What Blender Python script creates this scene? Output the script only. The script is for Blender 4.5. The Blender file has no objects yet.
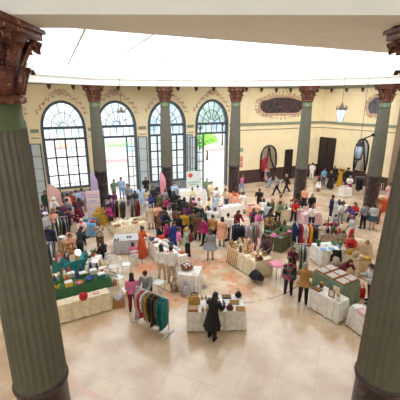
import bpy, bmesh, math, random
import numpy as np
from mathutils import Vector, Matrix
RND = random.Random(11)
SC = bpy.context.scene
COL = SC.collection
rad = math.radians

# ------------------------------------------------------------------ camera
PITCH, F, H = rad(16.6), 332.0, 7.7
cam = bpy.data.cameras.new('camera'); cam.sensor_width = 36; cam.lens = F / 400 * 36
co = bpy.data.objects.new('camera', cam); COL.objects.link(co)
co.location = (0, 0, H); co.rotation_euler = (math.pi / 2 - PITCH, 0, 0)
cam.clip_end = 400
SC.camera = co
SC.view_settings.view_transform = 'Standard'
SC.view_settings.look = 'None'
SC.view_settings.gamma = 1
SC.view_settings.use_curve_mapping = False
SC.view_settings.exposure = -0.06

def ray(x, y):
    a, b = (x - 200) / F, (200 - y) / F
    return Vector((a, math.cos(PITCH) + b * math.sin(PITCH), -math.sin(PITCH) + b * math.cos(PITCH)))
def atz(x, y, z=0.0):
    r = ray(x, y); t = (z - H) / r.z
    return Vector((r.x * t, r.y * t, z))
def atY(x, y, Y):
    r = ray(x, y); t = Y / r.y
    return Vector((r.x * t, Y, H + r.z * t))

# ------------------------------------------------------------------ materials
def lin(c):
    return tuple(((v / 255) / 12.92 if v / 255 <= .04045 else ((v / 255 + .055) / 1.055) ** 2.4) for v in c) + (1,)
MATS = {}
def mat(name, c, rough=.7, metal=0.0, var=.12, scale=8.0, bump=0.0, emit=None):
    if name in MATS: return MATS[name]
    m = bpy.data.materials.new(name); m.use_nodes = True
    nt = m.node_tree; b = nt.nodes['Principled BSDF']
    b.inputs['Roughness'].default_value = rough; b.inputs['Metallic'].default_value = metal
    tc = nt.nodes.new('ShaderNodeTexCoord'); n = nt.nodes.new('ShaderNodeTexNoise')
    n.inputs['Scale'].default_value = scale; n.inputs['Detail'].default_value = 3
    nt.links.new(tc.outputs['Object'], n.inputs['Vector'])
    r = nt.nodes.new('ShaderNodeValToRGB'); l = lin(c)
    r.color_ramp.elements[0].color = tuple(v * (1 - var) for v in l[:3]) + (1,)
    r.color_ramp.elements[1].color = tuple(min(1, v * (1 + var)) for v in l[:3]) + (1,)
    r.color_ramp.elements[0].position = .3; r.color_ramp.elements[1].position = .7
    nt.links.new(n.outputs['Fac'], r.inputs['Fac']); nt.links.new(r.outputs['Color'], b.inputs['Base Color'])
    if bump:
        bp = nt.nodes.new('ShaderNodeBump'); bp.inputs['Strength'].default_value = bump
        nt.links.new(n.outputs['Fac'], bp.inputs['Height']); nt.links.new(bp.outputs['Normal'], b.inputs['Normal'])
    if emit:
        b.inputs['Emission Color'].default_value = lin(c); b.inputs['Emission Strength'].default_value = emit
    MATS[name] = m
    return m
def pattern(name, cols, kind='spots', scale=10.0, rough=.8):
    if name in MATS: return MATS[name]
    m = bpy.data.materials.new(name); m.use_nodes = True
    nt = m.node_tree; b = nt.nodes['Principled BSDF']; b.inputs['Roughness'].default_value = rough
    tc = nt.nodes.new('ShaderNodeTexCoord')
    r = nt.nodes.new('ShaderNodeValToRGB'); r.color_ramp.interpolation = 'CONSTANT'
    els = r.color_ramp.elements
    k = len(cols)
    for i, c in enumerate(cols):
        e = els[i] if i < 2 else els.new(i / k)
        e.position = i / k; e.color = lin(c)
    if kind == 'spots':
        n = nt.nodes.new('ShaderNodeTexVoronoi'); n.inputs['Scale'].default_value = scale
        sx = nt.nodes.new('ShaderNodeSeparateColor')
        nt.links.new(tc.outputs['Object'], n.inputs['Vector'])
        nt.links.new(n.outputs['Color'], sx.inputs['Color']); nt.links.new(sx.outputs['Red'], r.inputs['Fac'])
    elif kind == 'stripes':
        n = nt.nodes.new('ShaderNodeTexWave'); n.inputs['Scale'].default_value = scale; n.wave_profile = 'SAW'
        n.bands_direction = 'X'
        nt.links.new(tc.outputs['Object'], n.inputs['Vector']); nt.links.new(n.outputs['Fac'], r.inputs['Fac'])
    elif kind == 'bands':
        n = nt.nodes.new('ShaderNodeTexWave'); n.inputs['Scale'].default_value = scale; n.wave_profile = 'SAW'
        n.bands_direction = 'Z'
        nt.links.new(tc.outputs['Object'], n.inputs['Vector']); nt.links.new(n.outputs['Fac'], r.inputs['Fac'])
    elif kind == 'check':
        n = nt.nodes.new('ShaderNodeTexChecker'); n.inputs['Scale'].default_value = scale
        nt.links.new(tc.outputs['Object'], n.inputs['Vector']); nt.links.new(n.outputs['Fac'], r.inputs['Fac'])
    elif kind == 'noise':
        n = nt.nodes.new('ShaderNodeTexNoise'); n.inputs['Scale'].default_value = scale; n.inputs['Detail'].default_value = 4
        nt.links.new(tc.outputs['Object'], n.inputs['Vector'])
        mr = nt.nodes.new('ShaderNodeMapRange'); mr.inputs[1].default_value = .3; mr.inputs[2].default_value = .7
        nt.links.new(n.outputs['Fac'], mr.inputs[0]); nt.links.new(mr.outputs[0], r.inputs['Fac'])
    nt.links.new(r.outputs['Color'], b.inputs['Base Color'])
    MATS[name] = m
    return m
def glass(name, tint, gloss=.07):
    if name in MATS: return MATS[name]
    m = bpy.data.materials.new(name); m.use_nodes = True
    nt = m.node_tree; nt.nodes.remove(nt.nodes['Principled BSDF'])
    t = nt.nodes.new('ShaderNodeBsdfTransparent'); t.inputs['Color'].default_value = tint + (1,)
    g = nt.nodes.new('ShaderNodeBsdfGlossy'); g.inputs['Roughness'].default_value = .08
    mx = nt.nodes.new('ShaderNodeMixShader'); mx.inputs[0].default_value = gloss
    nt.links.new(t.outputs[0], mx.inputs[1]); nt.links.new(g.outputs[0], mx.inputs[2])
    nt.links.new(mx.outputs[0], nt.nodes['Material Output'].inputs['Surface'])
    MATS[name] = m
    return m

COLORS = dict(
    black=(26, 25, 30), charcoal=(52, 52, 58), navy=(30, 36, 66), denim=(62, 80, 118), lightdenim=(130, 165, 205),
    royal=(44, 60, 132), paleblue=(178, 202, 228), skyblue=(120, 170, 205), teal=(30, 120, 125), darkteal=(38, 66, 72),
    green=(60, 110, 70), darkgreen=(38, 62, 48), olive=(92, 92, 60), sage=(126, 142, 116), palegreen=(170, 188, 160),
    white=(238, 234, 228), cream=(236, 222, 190), beige=(205, 182, 150), tan=(170, 126, 74), brown=(104, 66, 44),
    darkbrown=(62, 40, 30), rust=(160, 72, 40), orange=(208, 86, 48), peach=(236, 172, 140), mustard=(196, 150, 44),
    yellow=(228, 190, 50), red=(196, 36, 44), maroon=(110, 26, 42), burgundy=(88, 24, 44), magenta=(158, 32, 96),
    plum=(98, 44, 86), purple=(84, 62, 130), lilac=(196, 178, 214), pink=(222, 120, 164), rose=(232, 152, 168), palepink=(238, 196, 196),
    grey=(140, 140, 146), lightgrey=(192, 192, 194), silver=(205, 205, 210), copper=(176, 100, 60), gold=(190, 146, 70))
WORD = dict(rose='rose pink', darkteal='dark teal', lightdenim='light denim', denim='denim blue', royal='royal blue', paleblue='pale blue', skyblue='sky blue',
            darkgreen='dark green', palegreen='pale green', darkbrown='dark brown', palepink='pale pink', lightgrey='light grey',
            sage='sage green', olive='olive green', stripe='striped', floral='floral', check='checked', mottled='mottled brown', navyfloral='dark floral')
def cloth(c):
    if c == 'floral': return pattern('floral_cloth', [(200, 60, 70), (60, 110, 90), (230, 220, 200), (70, 60, 120), (190, 120, 60)], 'spots', 16)
    if c == 'navyfloral': return pattern('dark_floral_cloth', [(40, 40, 60), (170, 50, 80), (36, 36, 44), (120, 110, 110), (60, 120, 130), (50, 46, 60)], 'spots', 13)
    if c == 'stripe': return pattern('striped_cloth', [(230, 225, 220), (150, 150, 158), (200, 150, 150)], 'stripes', 6)
    if c == 'bandstripe': return pattern('band_striped_cloth', [(230, 226, 220), (90, 90, 100)], 'bands', 5)
    if c == 'check': return pattern('checked_cloth', [(120, 60, 66), (60, 56, 66)], 'check', 14)
    if c == 'mottled': return pattern('mottled_cloth', [(190, 160, 130), (110, 84, 66), (210, 196, 176), (80, 62, 54)], 'noise', 9)
    if c == 'cowhide': return pattern('cowhide', [(20, 18, 20), (24, 22, 24), (235, 230, 226), (235, 230, 226)], 'noise', 2.5)
    if c == 'tanstripe': return pattern('tan_striped_cloth', [(190, 150, 100), (230, 205, 165), (170, 126, 84)], 'stripes', 2.2)
    return mat(c + '_cloth', COLORS[c], .82, 0, .14, 6, .05)
def hue(c): return mat(c + '_finish', COLORS[c], .45, 0, .1, 10) if c in COLORS else cloth(c)
SKIN = [mat('skin_light', (226, 178, 150), .55, 0, .05, 20), mat('skin_medium', (204, 150, 116), .55, 0, .05, 20),
        mat('skin_tan', (176, 120, 88), .55, 0, .05, 20), mat('skin_dark', (116, 74, 54), .55, 0, .05, 20)]
EYE = mat('eye_dark', (30, 22, 20), .3); LIP = mat('lip', (170, 84, 78), .5)
HAIRC = dict(black=(20, 17, 18), dark=(44, 30, 24), brown=(84, 52, 34), auburn=(110, 54, 34), blonde=(196, 156, 96), grey=(150, 146, 142), white=(220, 214, 208), red=(180, 44, 50))
def hairm(c): return mat(c + '_hair', HAIRC[c], .5, 0, .25, 40, .2)
WHITE_PLASTIC = mat('white_plastic', (236, 234, 230), .35, 0, .03)
METAL = mat('chrome_metal', (190, 192, 196), .3, .9, .05)
WOOD = mat('light_wood', (186, 134, 82), .55, 0, .25, 14)
DWOOD = mat('dark_wood', (44, 30, 28), .5, 0, .3, 6)
GOLD = mat('gilt', (176, 128, 62), .4, .6, .3, 14)

# ------------------------------------------------------------------ mesh builder
class MB:
    def __init__(s): s.v = []; s.f = []; s.m = []
    def add(s, vs, fs, mi=0):
        o = len(s.v); s.v += [tuple(v) for v in vs]
        for f in fs: s.f.append(tuple(i + o for i in f)); s.m.append(mi)
    def box(s, c, d, rz=0.0, mi=0, taper=1.0):
        x, y, z = d[0] / 2, d[1] / 2, d[2] / 2; cs, sn = math.cos(rz), math.sin(rz); vs = []
        for k in (-1, 1):
            t = taper if k > 0 else 1
            for a, b in ((-1, -1), (1, -1), (1, 1), (-1, 1)):
                px, py = a * x * t, b * y * t
                vs.append((c[0] + px * cs - py * sn, c[1] + px * sn + py * cs, c[2] + k * z))
        s.add(vs, [(3, 2, 1, 0), (4, 5, 6, 7), (0, 1, 5, 4), (1, 2, 6, 5), (2, 3, 7, 6), (3, 0, 4, 7)], mi)
    def loft(s, rings, mi=0, caps=True):
        n = len(rings[0]); vs = [p for r in rings for p in r]; fs = []
        for k in range(len(rings) - 1):
            for i in range(n):
                j = (i + 1) % n
                fs.append((k * n + i, k * n + j, (k + 1) * n + j, (k + 1) * n + i))
        if caps:
            fs.append(tuple(range(n - 1, -1, -1))); fs.append(tuple(range((len(rings) - 1) * n, len(rings) * n)))
        s.add(vs, fs, mi)
    def tube(s, pts, rs, n=8, mi=0, flat=1.0, ref=None):
        pts = [Vector(p) for p in pts]
        if not isinstance(rs, (list, tuple)): rs = [rs] * len(pts)
        rings = []
        for i, p in enumerate(pts):
            d = (pts[min(i + 1, len(pts) - 1)] - pts[max(i - 1, 0)]).normalized()
            rf = Vector(ref) if ref is not None else (Vector((0, 0, 1)) if abs(d.z) < .9 else Vector((1, 0, 0)))
            u = d.cross(rf)
            u = u.normalized() if u.length > 1e-5 else d.orthogonal().normalized()
            w = u.cross(d).normalized()
            rings.append([p + (u * math.cos(2 * math.pi * k / n) * flat + w * math.sin(2 * math.pi * k / n)) * rs[i] for k in range(n)])
        s.loft(rings, mi)
    def lathe(s, prof, c=(0, 0, 0), n=16, mi=0):
        s.loft([[(c[0] + r * math.cos(2 * math.pi * k / n), c[1] + r * math.sin(2 * math.pi * k / n), c[2] + z) for k in range(n)] for r, z in prof], mi)
    def ball(s, c, r, n=10, m=6, mi=0):
        r = (r, r, r) if not isinstance(r, (tuple, list)) else r
        rings = []
        for j in range(m + 1):
            a = -math.pi / 2 + math.pi * (j + .08 if j == 0 else (j - .08 if j == m else j)) / m
            rings.append([(c[0] + r[0] * math.cos(a) * math.cos(2 * math.pi * k / n), c[1] + r[1] * math.cos(a) * math.sin(2 * math.pi * k / n), c[2] + r[2] * math.sin(a)) for k in range(n)])
        s.loft(rings, mi)
    def mesh(s, name, mats, smooth=False):
        me = bpy.data.meshes.new(name); me.from_pydata(s.v, [], s.f)
        for m in (mats if isinstance(mats, (list, tuple)) else [mats]): me.materials.append(m)
        me.polygons.foreach_set('material_index', s.m)
        me.polygons.foreach_set('use_smooth', [bool(smooth)] * len(s.f))
        me.update()
        return me
    def build(s, name, mats, parent=None, smooth=False):
        return link(name, s.mesh(name, mats, smooth), parent)
def link(name, me, parent=None, loc=None, rz=0.0):
    o = bpy.data.objects.new(name, me); COL.objects.link(o)
    if parent is not None: o.parent = parent
    if loc is not None: o.location = loc
    o.rotation_euler = (0, 0, rz)
    return o
ALL_LABELS = {}
def tag(o, label, cat, group=None, kind=None):
    o['label'] = label; o['category'] = cat
    if group: o['group'] = group
    if kind: o['kind'] = kind
    return o
def thing(name, label, cat, loc=(0, 0, 0), rz=0.0, group=None):
    o = link(name, None, None, loc, rz)
    return tag(o, label, cat, group)
def struct(o):
    o['kind'] = 'structure'; return o

# ------------------------------------------------------------------ people: body first
TAU = 2 * math.pi
def rotx(a): return Matrix.Rotation(a, 3, 'X')
POSES = {  # lean, armL(flex,abd,elbow), armR, legL(flex,knee), legR, head pitch, head yaw
    'stand': (2, (5, 8, 12), (3, 8, 12), (3, 4), (-2, 3), 5, 0),
    'stand2': (3, (12, 12, 30), (2, 8, 10), (-3, 4), (6, 9), 10, 20),
    'hold': (4, (22, 8, 85), (25, 8, 80), (3, 5), (-3, 4), 22, 0),
    'phone': (3, (10, 8, 15), (35, 12, 110), (2, 4), (-3, 3), 18, -8),
    'reach': (14, (10, 8, 15), (62, 10, 25), (2, 6), (-6, 5), 22, -10),
    'browse': (12, (48, 8, 45), (40, 10, 50), (4, 7), (-4, 5), 26, 8),
    'lean': (34, (55, 8, 25), (50, 10, 30), (6, 10), (-4, 8), 22, 0),
    'walk': (4, (-22, 8, 15), (24, 8, 25), (26, 8), (-20, 16), 4, 0),
    'stroll': (3, (-10, 8, 12), (14, 8, 18), (14, 6), (-12, 12), 5, 8),
    'sit': (6, (32, 8, 62), (36, 8, 60), (84, 86), (80, 82), 20, 0),
    'raise': (0, (135, 25, 70), (140, 25, 60), (2, 4), (-3, 3), 5, 0),
    'hips': (2, (-18, 38, 85), (3, 8, 12), (3, 4), (-2, 3), 8, -15),
    'fold': (3, (30, 4, 105), (26, 4, 108), (2, 4), (-2, 5), 8, 10),
}
tmp_obj = None
def make_body(h, pose, fem, vox, seatz=.46):
    global tmp_obj
    s = h / 1.72
    lean, aL, aR, lL, lR, hp, hy = POSES[pose]
    mb = MB(); bones = []
    RL = rotx(rad(lean))                                      # forward lean: +X rotation tips +Z towards -Y
    def tp(x, y, z): return RL @ Vector((x, y, z))
    wS = .165 if fem else .19; wH = .172 if fem else .16
    prof = [(-.07, .095, .085, 0, 0), (.01, wH, .118, .01, .3), (.09, wH * .95, .11, .008, .7), (.18, .128 if fem else .145, .092, 0, 1), (.27, .135 if fem else .155, .1, 0, 1),
            (.36, .15 if fem else .165, .118 if fem else .112, -.006, 1), (.45, .158 if fem else .178, .1, .004, 1), (.515, .12, .075, .01, 1), (.55, .062, .06, .012, 1), (.60, .05, .054, .008, 1), (.66, .05, .052, .0, 1)]
    rings = []
    for z, rx, ry, oy, t in prof:
        M = rotx(rad(lean) * t)
        rings.append([M @ Vector((rx * math.cos(TAU * k / 14), ry * math.sin(TAU * k / 14) + oy, z)) for k in range(14)])
    mb.loft(rings)
    bones.append(('torso', tp(0, 0, -.02), tp(0, 0, .46), .13))
    bones.append(('neck', tp(0, .008, .54), tp(0, 0, .62), .05))
    nk = tp(0, .0, .64)
    Rh = Matrix.Rotation(rad(hy), 3, 'Z') @ rotx(rad(hp * .8 + lean * .3))
    hc = nk + Rh @ Vector((0, -.018, .078))
    hd = [(-.118, .026, .03, -.042), (-.098, .046, .052, -.03), (-.06, .062, .076, -.012), (-.01, .072, .09, 0), (.04, .074, .096, .003), (.08, .062, .082, .006), (.106, .04, .054, .007), (.118, .016, .02, .007)]
    mb.loft([[hc + Rh @ Vector((rx * math.cos(TAU * k / 14), oy + ry * math.sin(TAU * k / 14), z)) for k in range(14)] for z, rx, ry, oy in hd])
    bones.append(('head', hc - Rh @ Vector((0, .01, .04)), hc + Rh @ Vector((0, 0, .05)), .08))
    def limb(a, b, ra, rm, rb, name):
        d = (b - a).normalized(); m = a.lerp(b, .42)
        mb.tube([a - d * ra * .7, a, m, b, b + d * rb * .7], [ra * .6, ra, rm, rb, rb * .6], 10)
        bones.append((name, a, b, (ra + rb) / 2))
    hands = []
    for side, (fl, ab, el) in ((1, aL), (-1, aR)):
        fl, ab, el = rad(fl), rad(ab), rad(el)
        sh = tp(side * wS, .006, .465)
        base = RL if abs(lean) < 20 else rotx(rad(lean * .3))
        def dirn(f, a): return base @ Vector((side * math.sin(a), -math.sin(f) * math.cos(a), -math.cos(f) * math.cos(a)))
        elb = sh + dirn(fl, ab) * .285
        fd = dirn(fl + el, -ab * .8 if el > .5 else ab * .3)
        wr = elb + fd * .245
        limb(sh, elb, .052 if fem else .058, .045 if fem else .05, .038, 'uparm')
        limb(elb, wr, .038, .037, .026, 'forearm')
        w = fd.cross(Vector((side, 0, 0)))
        w = w.normalized() if w.length > .1 else Vector((0, -1, 0))
        pn = fd.cross(w).normalized()
        if pn.x * side > 0: pn = -pn
        hr = []
        for t, a, b in ((-.02, .022, .02), (.02, .034, .019), (.06, .041, .018), (.092, .04, .015)):
            hr.append([wr + fd * t + w * a * math.cos(TAU * k / 8) + pn * b * math.sin(TAU * k / 8) for k in range(8)])
        mb.loft(hr)
        bones.append(('hand', wr, wr + fd * .09, .025))
        hands.append((wr, fd, w, pn))
    foots = []
    for side, (fl, kn) in ((1, lL), (-1, lR)):
        fl, kn = rad(fl), rad(kn)
        hpj = Vector((side * .088, 0, 0)); ab = .035 if pose != 'sit' else .12
        def dl(f): return Vector((side * ab, -math.sin(f), -math.cos(f))).normalized()
        k_ = hpj + dl(fl) * .43; a_ = k_ + dl(fl - kn) * .40
        limb(hpj, k_, .088, .078, .055, 'thigh'); limb(k_, a_, .054, .056, .036, 'shin')
        foots.append(a_)
        rr = []
        for y, wx, hz in ((.07, .024, .026), (.045, .034, .042), (-.02, .036, .046), (-.09, .043, .032), (-.15, .042, .025), (-.185, .024, .018)):
            rr.append([a_ + Vector((wx * math.cos(TAU * q / 8), y, -.07 + hz + hz * math.sin(TAU * q / 8))) for q in range(8)])
        mb.loft(rr)
        bones.append(('foot', a_ + Vector((0, .03, -.04)), a_ + Vector((0, -.15, -.05)), .035))
    if pose == 'sit': up = max(seatz / s + .122, .07 - min(f.z for f in foots))
    else: up = .07 - min(f.z for f in foots)
    # one continuous skin
    me = mb.mesh('tmp_body', [])
    if tmp_obj is None:
        tmp_obj = bpy.data.objects.new('tmp_body', me); COL.objects.link(tmp_obj)
        md = tmp_obj.modifiers.new('r', 'REMESH'); md.mode = 'VOXEL'
    else:
        old = tmp_obj.data; tmp_obj.data = me; bpy.data.meshes.remove(old)
    tmp_obj.modifiers['r'].voxel_size = vox
    dg = bpy.context.evaluated_depsgraph_get(); ev = tmp_obj.evaluated_get(dg); em = ev.to_mesh()
    n = len(em.vertices); V = np.empty(n * 3); em.vertices.foreach_get('co', V); V = V.reshape(-1, 3)
    N = np.empty(n * 3); em.vertices.foreach_get('normal', N); N = N.reshape(-1, 3)
    FS = [tuple(p.vertices) for p in em.polygons]
    ev.to_mesh_clear()
    # region of every face
    C = np.array([V[list(f)].mean(0) for f in FS])
    D = []
    for nm, a, b, r in bones:
        a, b = np.array(a), np.array(b); ab = b - a
        t = np.clip(((C - a) @ ab) / (ab @ ab), 0, 1)
        D.append(np.linalg.norm(C - (a + t[:, None] * ab), axis=1) - r)
    reg = np.array([bones[i][0] for i in np.argmin(np.array(D), 0)])
    Li = np.array(RL.inverted()); tz = (C @ Li.T)[:, 2]
    Hl = (C - np.array(hc)) @ np.array(Rh)                     # head-local coordinates
    sh_t = np.zeros(len(C))
    ths = [b for b in bones if b[0] == 'thigh']
    for nm, a, b, r in ths:
        a, b = np.array(a), np.array(b); ab = b - a
        t = ((C - a) @ ab) / (ab @ ab); side = np.sign(a[0])
        sh_t = np.where(np.sign(C[:, 0]) == side, t, sh_t)
    return dict(s=s, V=V, N=N, F=FS, C=C, reg=reg, tz=tz, Hl=Hl, tht=sh_t, hc=hc, Rh=Rh, hands=hands, foots=foots, up=up, RL=RL, lean=lean, pose=pose, fem=fem)

def finish(B, p):
    k = B['s']
    return Vector((p[0] * k * 1.1, p[1] * k * 1.1, (p[2] + B['up']) * k))
def shell(B, mask, off, name, m, parent, extra=None):
    mb = extra or MB(); idx = {}
    P = B['V'] + B['N'] * off
    vs, fs = [], []
    for k in np.nonzero(mask)[0]:
        f = []
        for i in B['F'][k]:
            if i not in idx: idx[i] = len(vs); vs.append(finish(B, P[i]))
            f.append(idx[i])
        fs.append(tuple(f))
    mb.add(vs, fs)
    if not mb.f: return None
    return mb.build(name, m, parent, True)
def skirt(B, hem, flare, top=.14, mb=None):
    mb = mb or MB(); n = 28; rings = []
    ft = (B['foots'][0] + B['foots'][1]) / 2
    zh = (hem / B['s']) - B['up']
    spread = abs(B['foots'][0].y - B['foots'][1].y)
    ph = RND.random() * 6
    levels = [0, .12, .3, .55, .8, 1.0]
    z0 = top
    for q, t in enumerate(levels):
        z = z0 + (zh - z0) * t
        wr = (.15, .185, .2, .2, .2, .2)[q]; dr = (.115, .142, .155, .16, .165, .17)[q]
        g = max(0, t - .2); wr += flare * g; dr += flare * g + spread * .32 * max(0, min(1, -z / .85))
        cx, cy = ft.x * min(1, max(0, -z / .85)), ft.y * min(1, max(0, -z / .85)) + (.0 if z < 0 else -.5 * z * math.sin(rad(B['lean'])))
        rings.append([finish(B, (cx + (wr + .018 * g * 2 * math.sin(7 * a + ph)) * math.cos(a), cy + (dr + .018 * g * 2 * math.sin(7 * a + ph)) * math.sin(a), z)) for a in (TAU * k / n for k in range(n))])
    mb.loft(rings, 0, False)
    return mb
PEOPLE = []
ATT = {}
def person(label, hx, hy, h=1.66, face=0, pose='stand', top='white L', bot='T black', hair='black short', fem=True, skin=None, extra=None, cat='person', foot=None, pos=None, shoe='black', seatz=.46, group=None):
    if pos is None:
        y_est = atz(hx, hy, h).y
    else: y_est = pos.y
    vox = .023 if y_est < 17 else .027
    B = make_body(h, pose, fem, vox, seatz)
    hcz = finish(B, B['hc'] + B['Rh'] @ Vector((0, 0, .13)))
    f = rad(face); Rz = Matrix.Rotation(f, 3, 'Z')
    if pos is None:
        P = atz(hx, hy, hcz.z); off = Rz @ Vector((hcz.x, hcz.y, 0)); loc = Vector((P.x - off.x, P.y - off.y, 0))
    else: loc = Vector((pos.x, pos.y, 0))
    root = thing('person', label, cat, loc, f, group)
    # body mesh with face features and fingers
    mb = MB(); mb.add([finish(B, v) for v in B['V']], B['F'])
    def hp(x, y, z): return finish(B, B['hc'] + B['Rh'] @ Vector((x, y, z)))
    s = B['s']
    for e in (-1, 1):
        mb.ball(hp(.03 * e, -.084, .002), (.013 * s, .009 * s, .008 * s), 6, 4, 1)
        mb.ball(hp(.075 * e, .008, -.008), (.012 * s, .02 * s, .03 * s), 6, 4)
    mb.tube([hp(0, -.088, .012), hp(0, -.112, -.03), hp(0, -.085, -.036)], [.008 * s, .015 * s, .009 * s], 6)
    mb.tube([hp(-.026, -.078, -.064), hp(0, -.09, -.064), hp(.026, -.078, -.064)], [.004 * s, .009 * s, .004 * s], 6, 2)
    for wr, fd, w, pn in B['hands']:
        for q, (o, ln) in enumerate(((.030, .07), (.011, .08), (-.009, .074), (-.028, .058))):
            a = wr + fd * .078 + w * o; b = a + fd * ln * .5 + pn * .01; c = b + fd * ln * .34 + pn * ln * .32
            mb.tube([finish(B, a), finish(B, b), finish(B, c)], [.0095 * s, .009 * s, .0065 * s], 5)
        a = wr + fd * .028 + w * .03; b = a + fd * .028 + w * .022 + pn * .006; c = b + fd * .03 + pn * .012
        mb.tube([finish(B, a), finish(B, b), finish(B, c)], [.012 * s, .01 * s, .007 * s], 5)
    sk = SKIN[skin if skin is not None else RND.choice((0, 0, 1, 1, 2, 2))]
    mb.build('body', [sk, EYE, LIP], root, True)
    reg, tz, tht = B['reg'], B['tz'], B['tht']
    torso = reg == 'torso'
    tc, tk = top.split()[:2]
    bk = bot.split()
    arms = np.isin(reg, {'L': ['uparm', 'forearm'], 'S': ['uparm'], 'N': []}[tk])
    hemlen = None
    if bk[0] == 'D':                                            # dress or robe, one piece with its top
        sm = MB()
        m = torso & (tz > .02) | arms
        if pose == 'sit': m = m | np.isin(reg, ['thigh']) | (np.isin(reg, ['shin'])); shell(B, m, .017, 'dress', cloth(tc), root)
        else: shell(B, m, .02, 'dress', cloth(tc), root, skirt(B, float(bk[2]), float(bk[3]) if len(bk) > 3 else .12))
        if float(bk[2]) > .5 and bk[1] != 'none': shell(B, np.isin(reg, ['shin', 'thigh']), .006, 'leggings', cloth(bk[1]), root)
    else:
        m = (torso & (tz > -.02)) | arms
        coat = len(top.split()) > 2
        if coat and pose != 'sit':
            shell(B, m, .034, 'coat', cloth(tc), root, skirt(B, float(top.split()[2]), .1))
        else: shell(B, m, .026, 'jacket' if tk == 'L' else 'shirt', cloth(tc), root)
        if bk[0] == 'T': shell(B, np.isin(reg, ['thigh', 'shin']) | (torso & (tz < .03)), .017, 'trousers', cloth(bk[1]), root)
        elif bk[0] == 'H': shell(B, (reg == 'thigh') | (torso & (tz < .03)), .016, 'shorts', cloth(bk[1]), root)
        elif bk[0] == 'K':
            if pose == 'sit': shell(B, np.isin(reg, ['thigh', 'shin']) | (torso & (tz < .05)), .02, 'skirt', cloth(bk[1]), root)
            else: skirt(B, float(bk[2]), float(bk[3]) if len(bk) > 3 else .1, .1).build('skirt', cloth(bk[1]), root, True)
    shell(B, reg == 'foot', .009, 'shoes', cloth(shoe), root)
    hc_, hs = hair.split()
    Hl = B['Hl']; head = (reg == 'head') | ((reg == 'neck') & (Hl[:, 1] > .0))
    if hs != 'bald':
        hm = head & ((Hl[:, 2] > .055 - .0) | ((Hl[:, 1] > -.005) & (Hl[:, 2] > -.07)) | ((np.abs(Hl[:, 0]) > .05) & (Hl[:, 1] > -.045) & (Hl[:, 2] > -.02)))
        ex = MB()
        if hs == 'long':
            rr = []
            down = Vector((0, .0, -1)); q0 = B['hc'] + B['Rh'] @ Vector((0, .05, .02))
            for t, wx, dy, yy in ((0, .078, .05, .0), (.12, .092, .045, .03), (.24, .105, .036, .045), (.36, .1, .03, .05), (.46, .06, .018, .05)):
                c = q0 + B['RL'] @ Vector((0, yy, -t))
                rr.append([finish(B, c + B['RL'] @ Vector((wx * math.cos(TAU * k / 12), dy * math.sin(TAU * k / 12), 0))) for k in range(12)])
            ex.loft(rr)
        elif hs == 'bob':
            rr = []
            q0 = B['hc'] + B['Rh'] @ Vector((0, .03, .02))
            for t, wx, dy in ((0, .085, .07), (.08, .098, .075), (.16, .1, .07), (.2, .08, .05)):
                c = q0 + B['Rh'] @ Vector((0, .012, -t))
                rr.append([finish(B, c + B['Rh'] @ Vector((wx * math.cos(TAU * k / 12), dy * math.sin(TAU * k / 12), 0))) for k in range(12)])
            ex.loft(rr)
        elif hs == 'bun':
            ex.ball(finish(B, B['hc'] + B['Rh'] @ Vector((0, .11, .07))), .055 * s)
        shell(B, hm, .017, 'hair', hairm(hc_), root, ex)
    else:
        shell(B, head & (Hl[:, 1] > .03) & (Hl[:, 2] > -.05) & (Hl[:, 2] < .04), .008, 'hair', hairm(hc_), root)
    for e in (extra or []):
        k, c = e.split()
        if k == 'hat':
            m_ = MB()
            m_.loft([[hp(r * math.cos(TAU * i / 16), .005 + r * 1.1 * math.sin(TAU * i / 16), z) for i in range(16)] for r, z in ((.16, .062), (.165, .07), (.1, .078), (.09, .15), (.07, .165))])
            m_.build('hat', cloth(c), root, True)
        if k == 'scarf':
            m_ = MB(); nk = B['RL'] @ Vector((0, .005, .56))
            for dz, r in ((-.03, .1), (.0, .108), (.03, .095)):
                pts = [finish(B, nk + B['RL'] @ Vector((r * math.cos(TAU * i / 12), r * .95 * math.sin(TAU * i / 12), dz))) for i in range(13)]
                m_.tube(pts, .03 * s, 6)
            m_.build('scarf', cloth(c), root, True)
        if k == 'apron':
            ap = torso & (tz > -.02) & (tz < .4) & (B['C'][:, 1] < -.03)
            shell(B, ap, .026, 'apron', cloth(c), root)
    root['_h'] = float(hcz.z)
    PEOPLE.append(root)
    return root, B

SKY_LO, SKY_HI, SUN_E = 3.0, 3.0, 2.1
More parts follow.
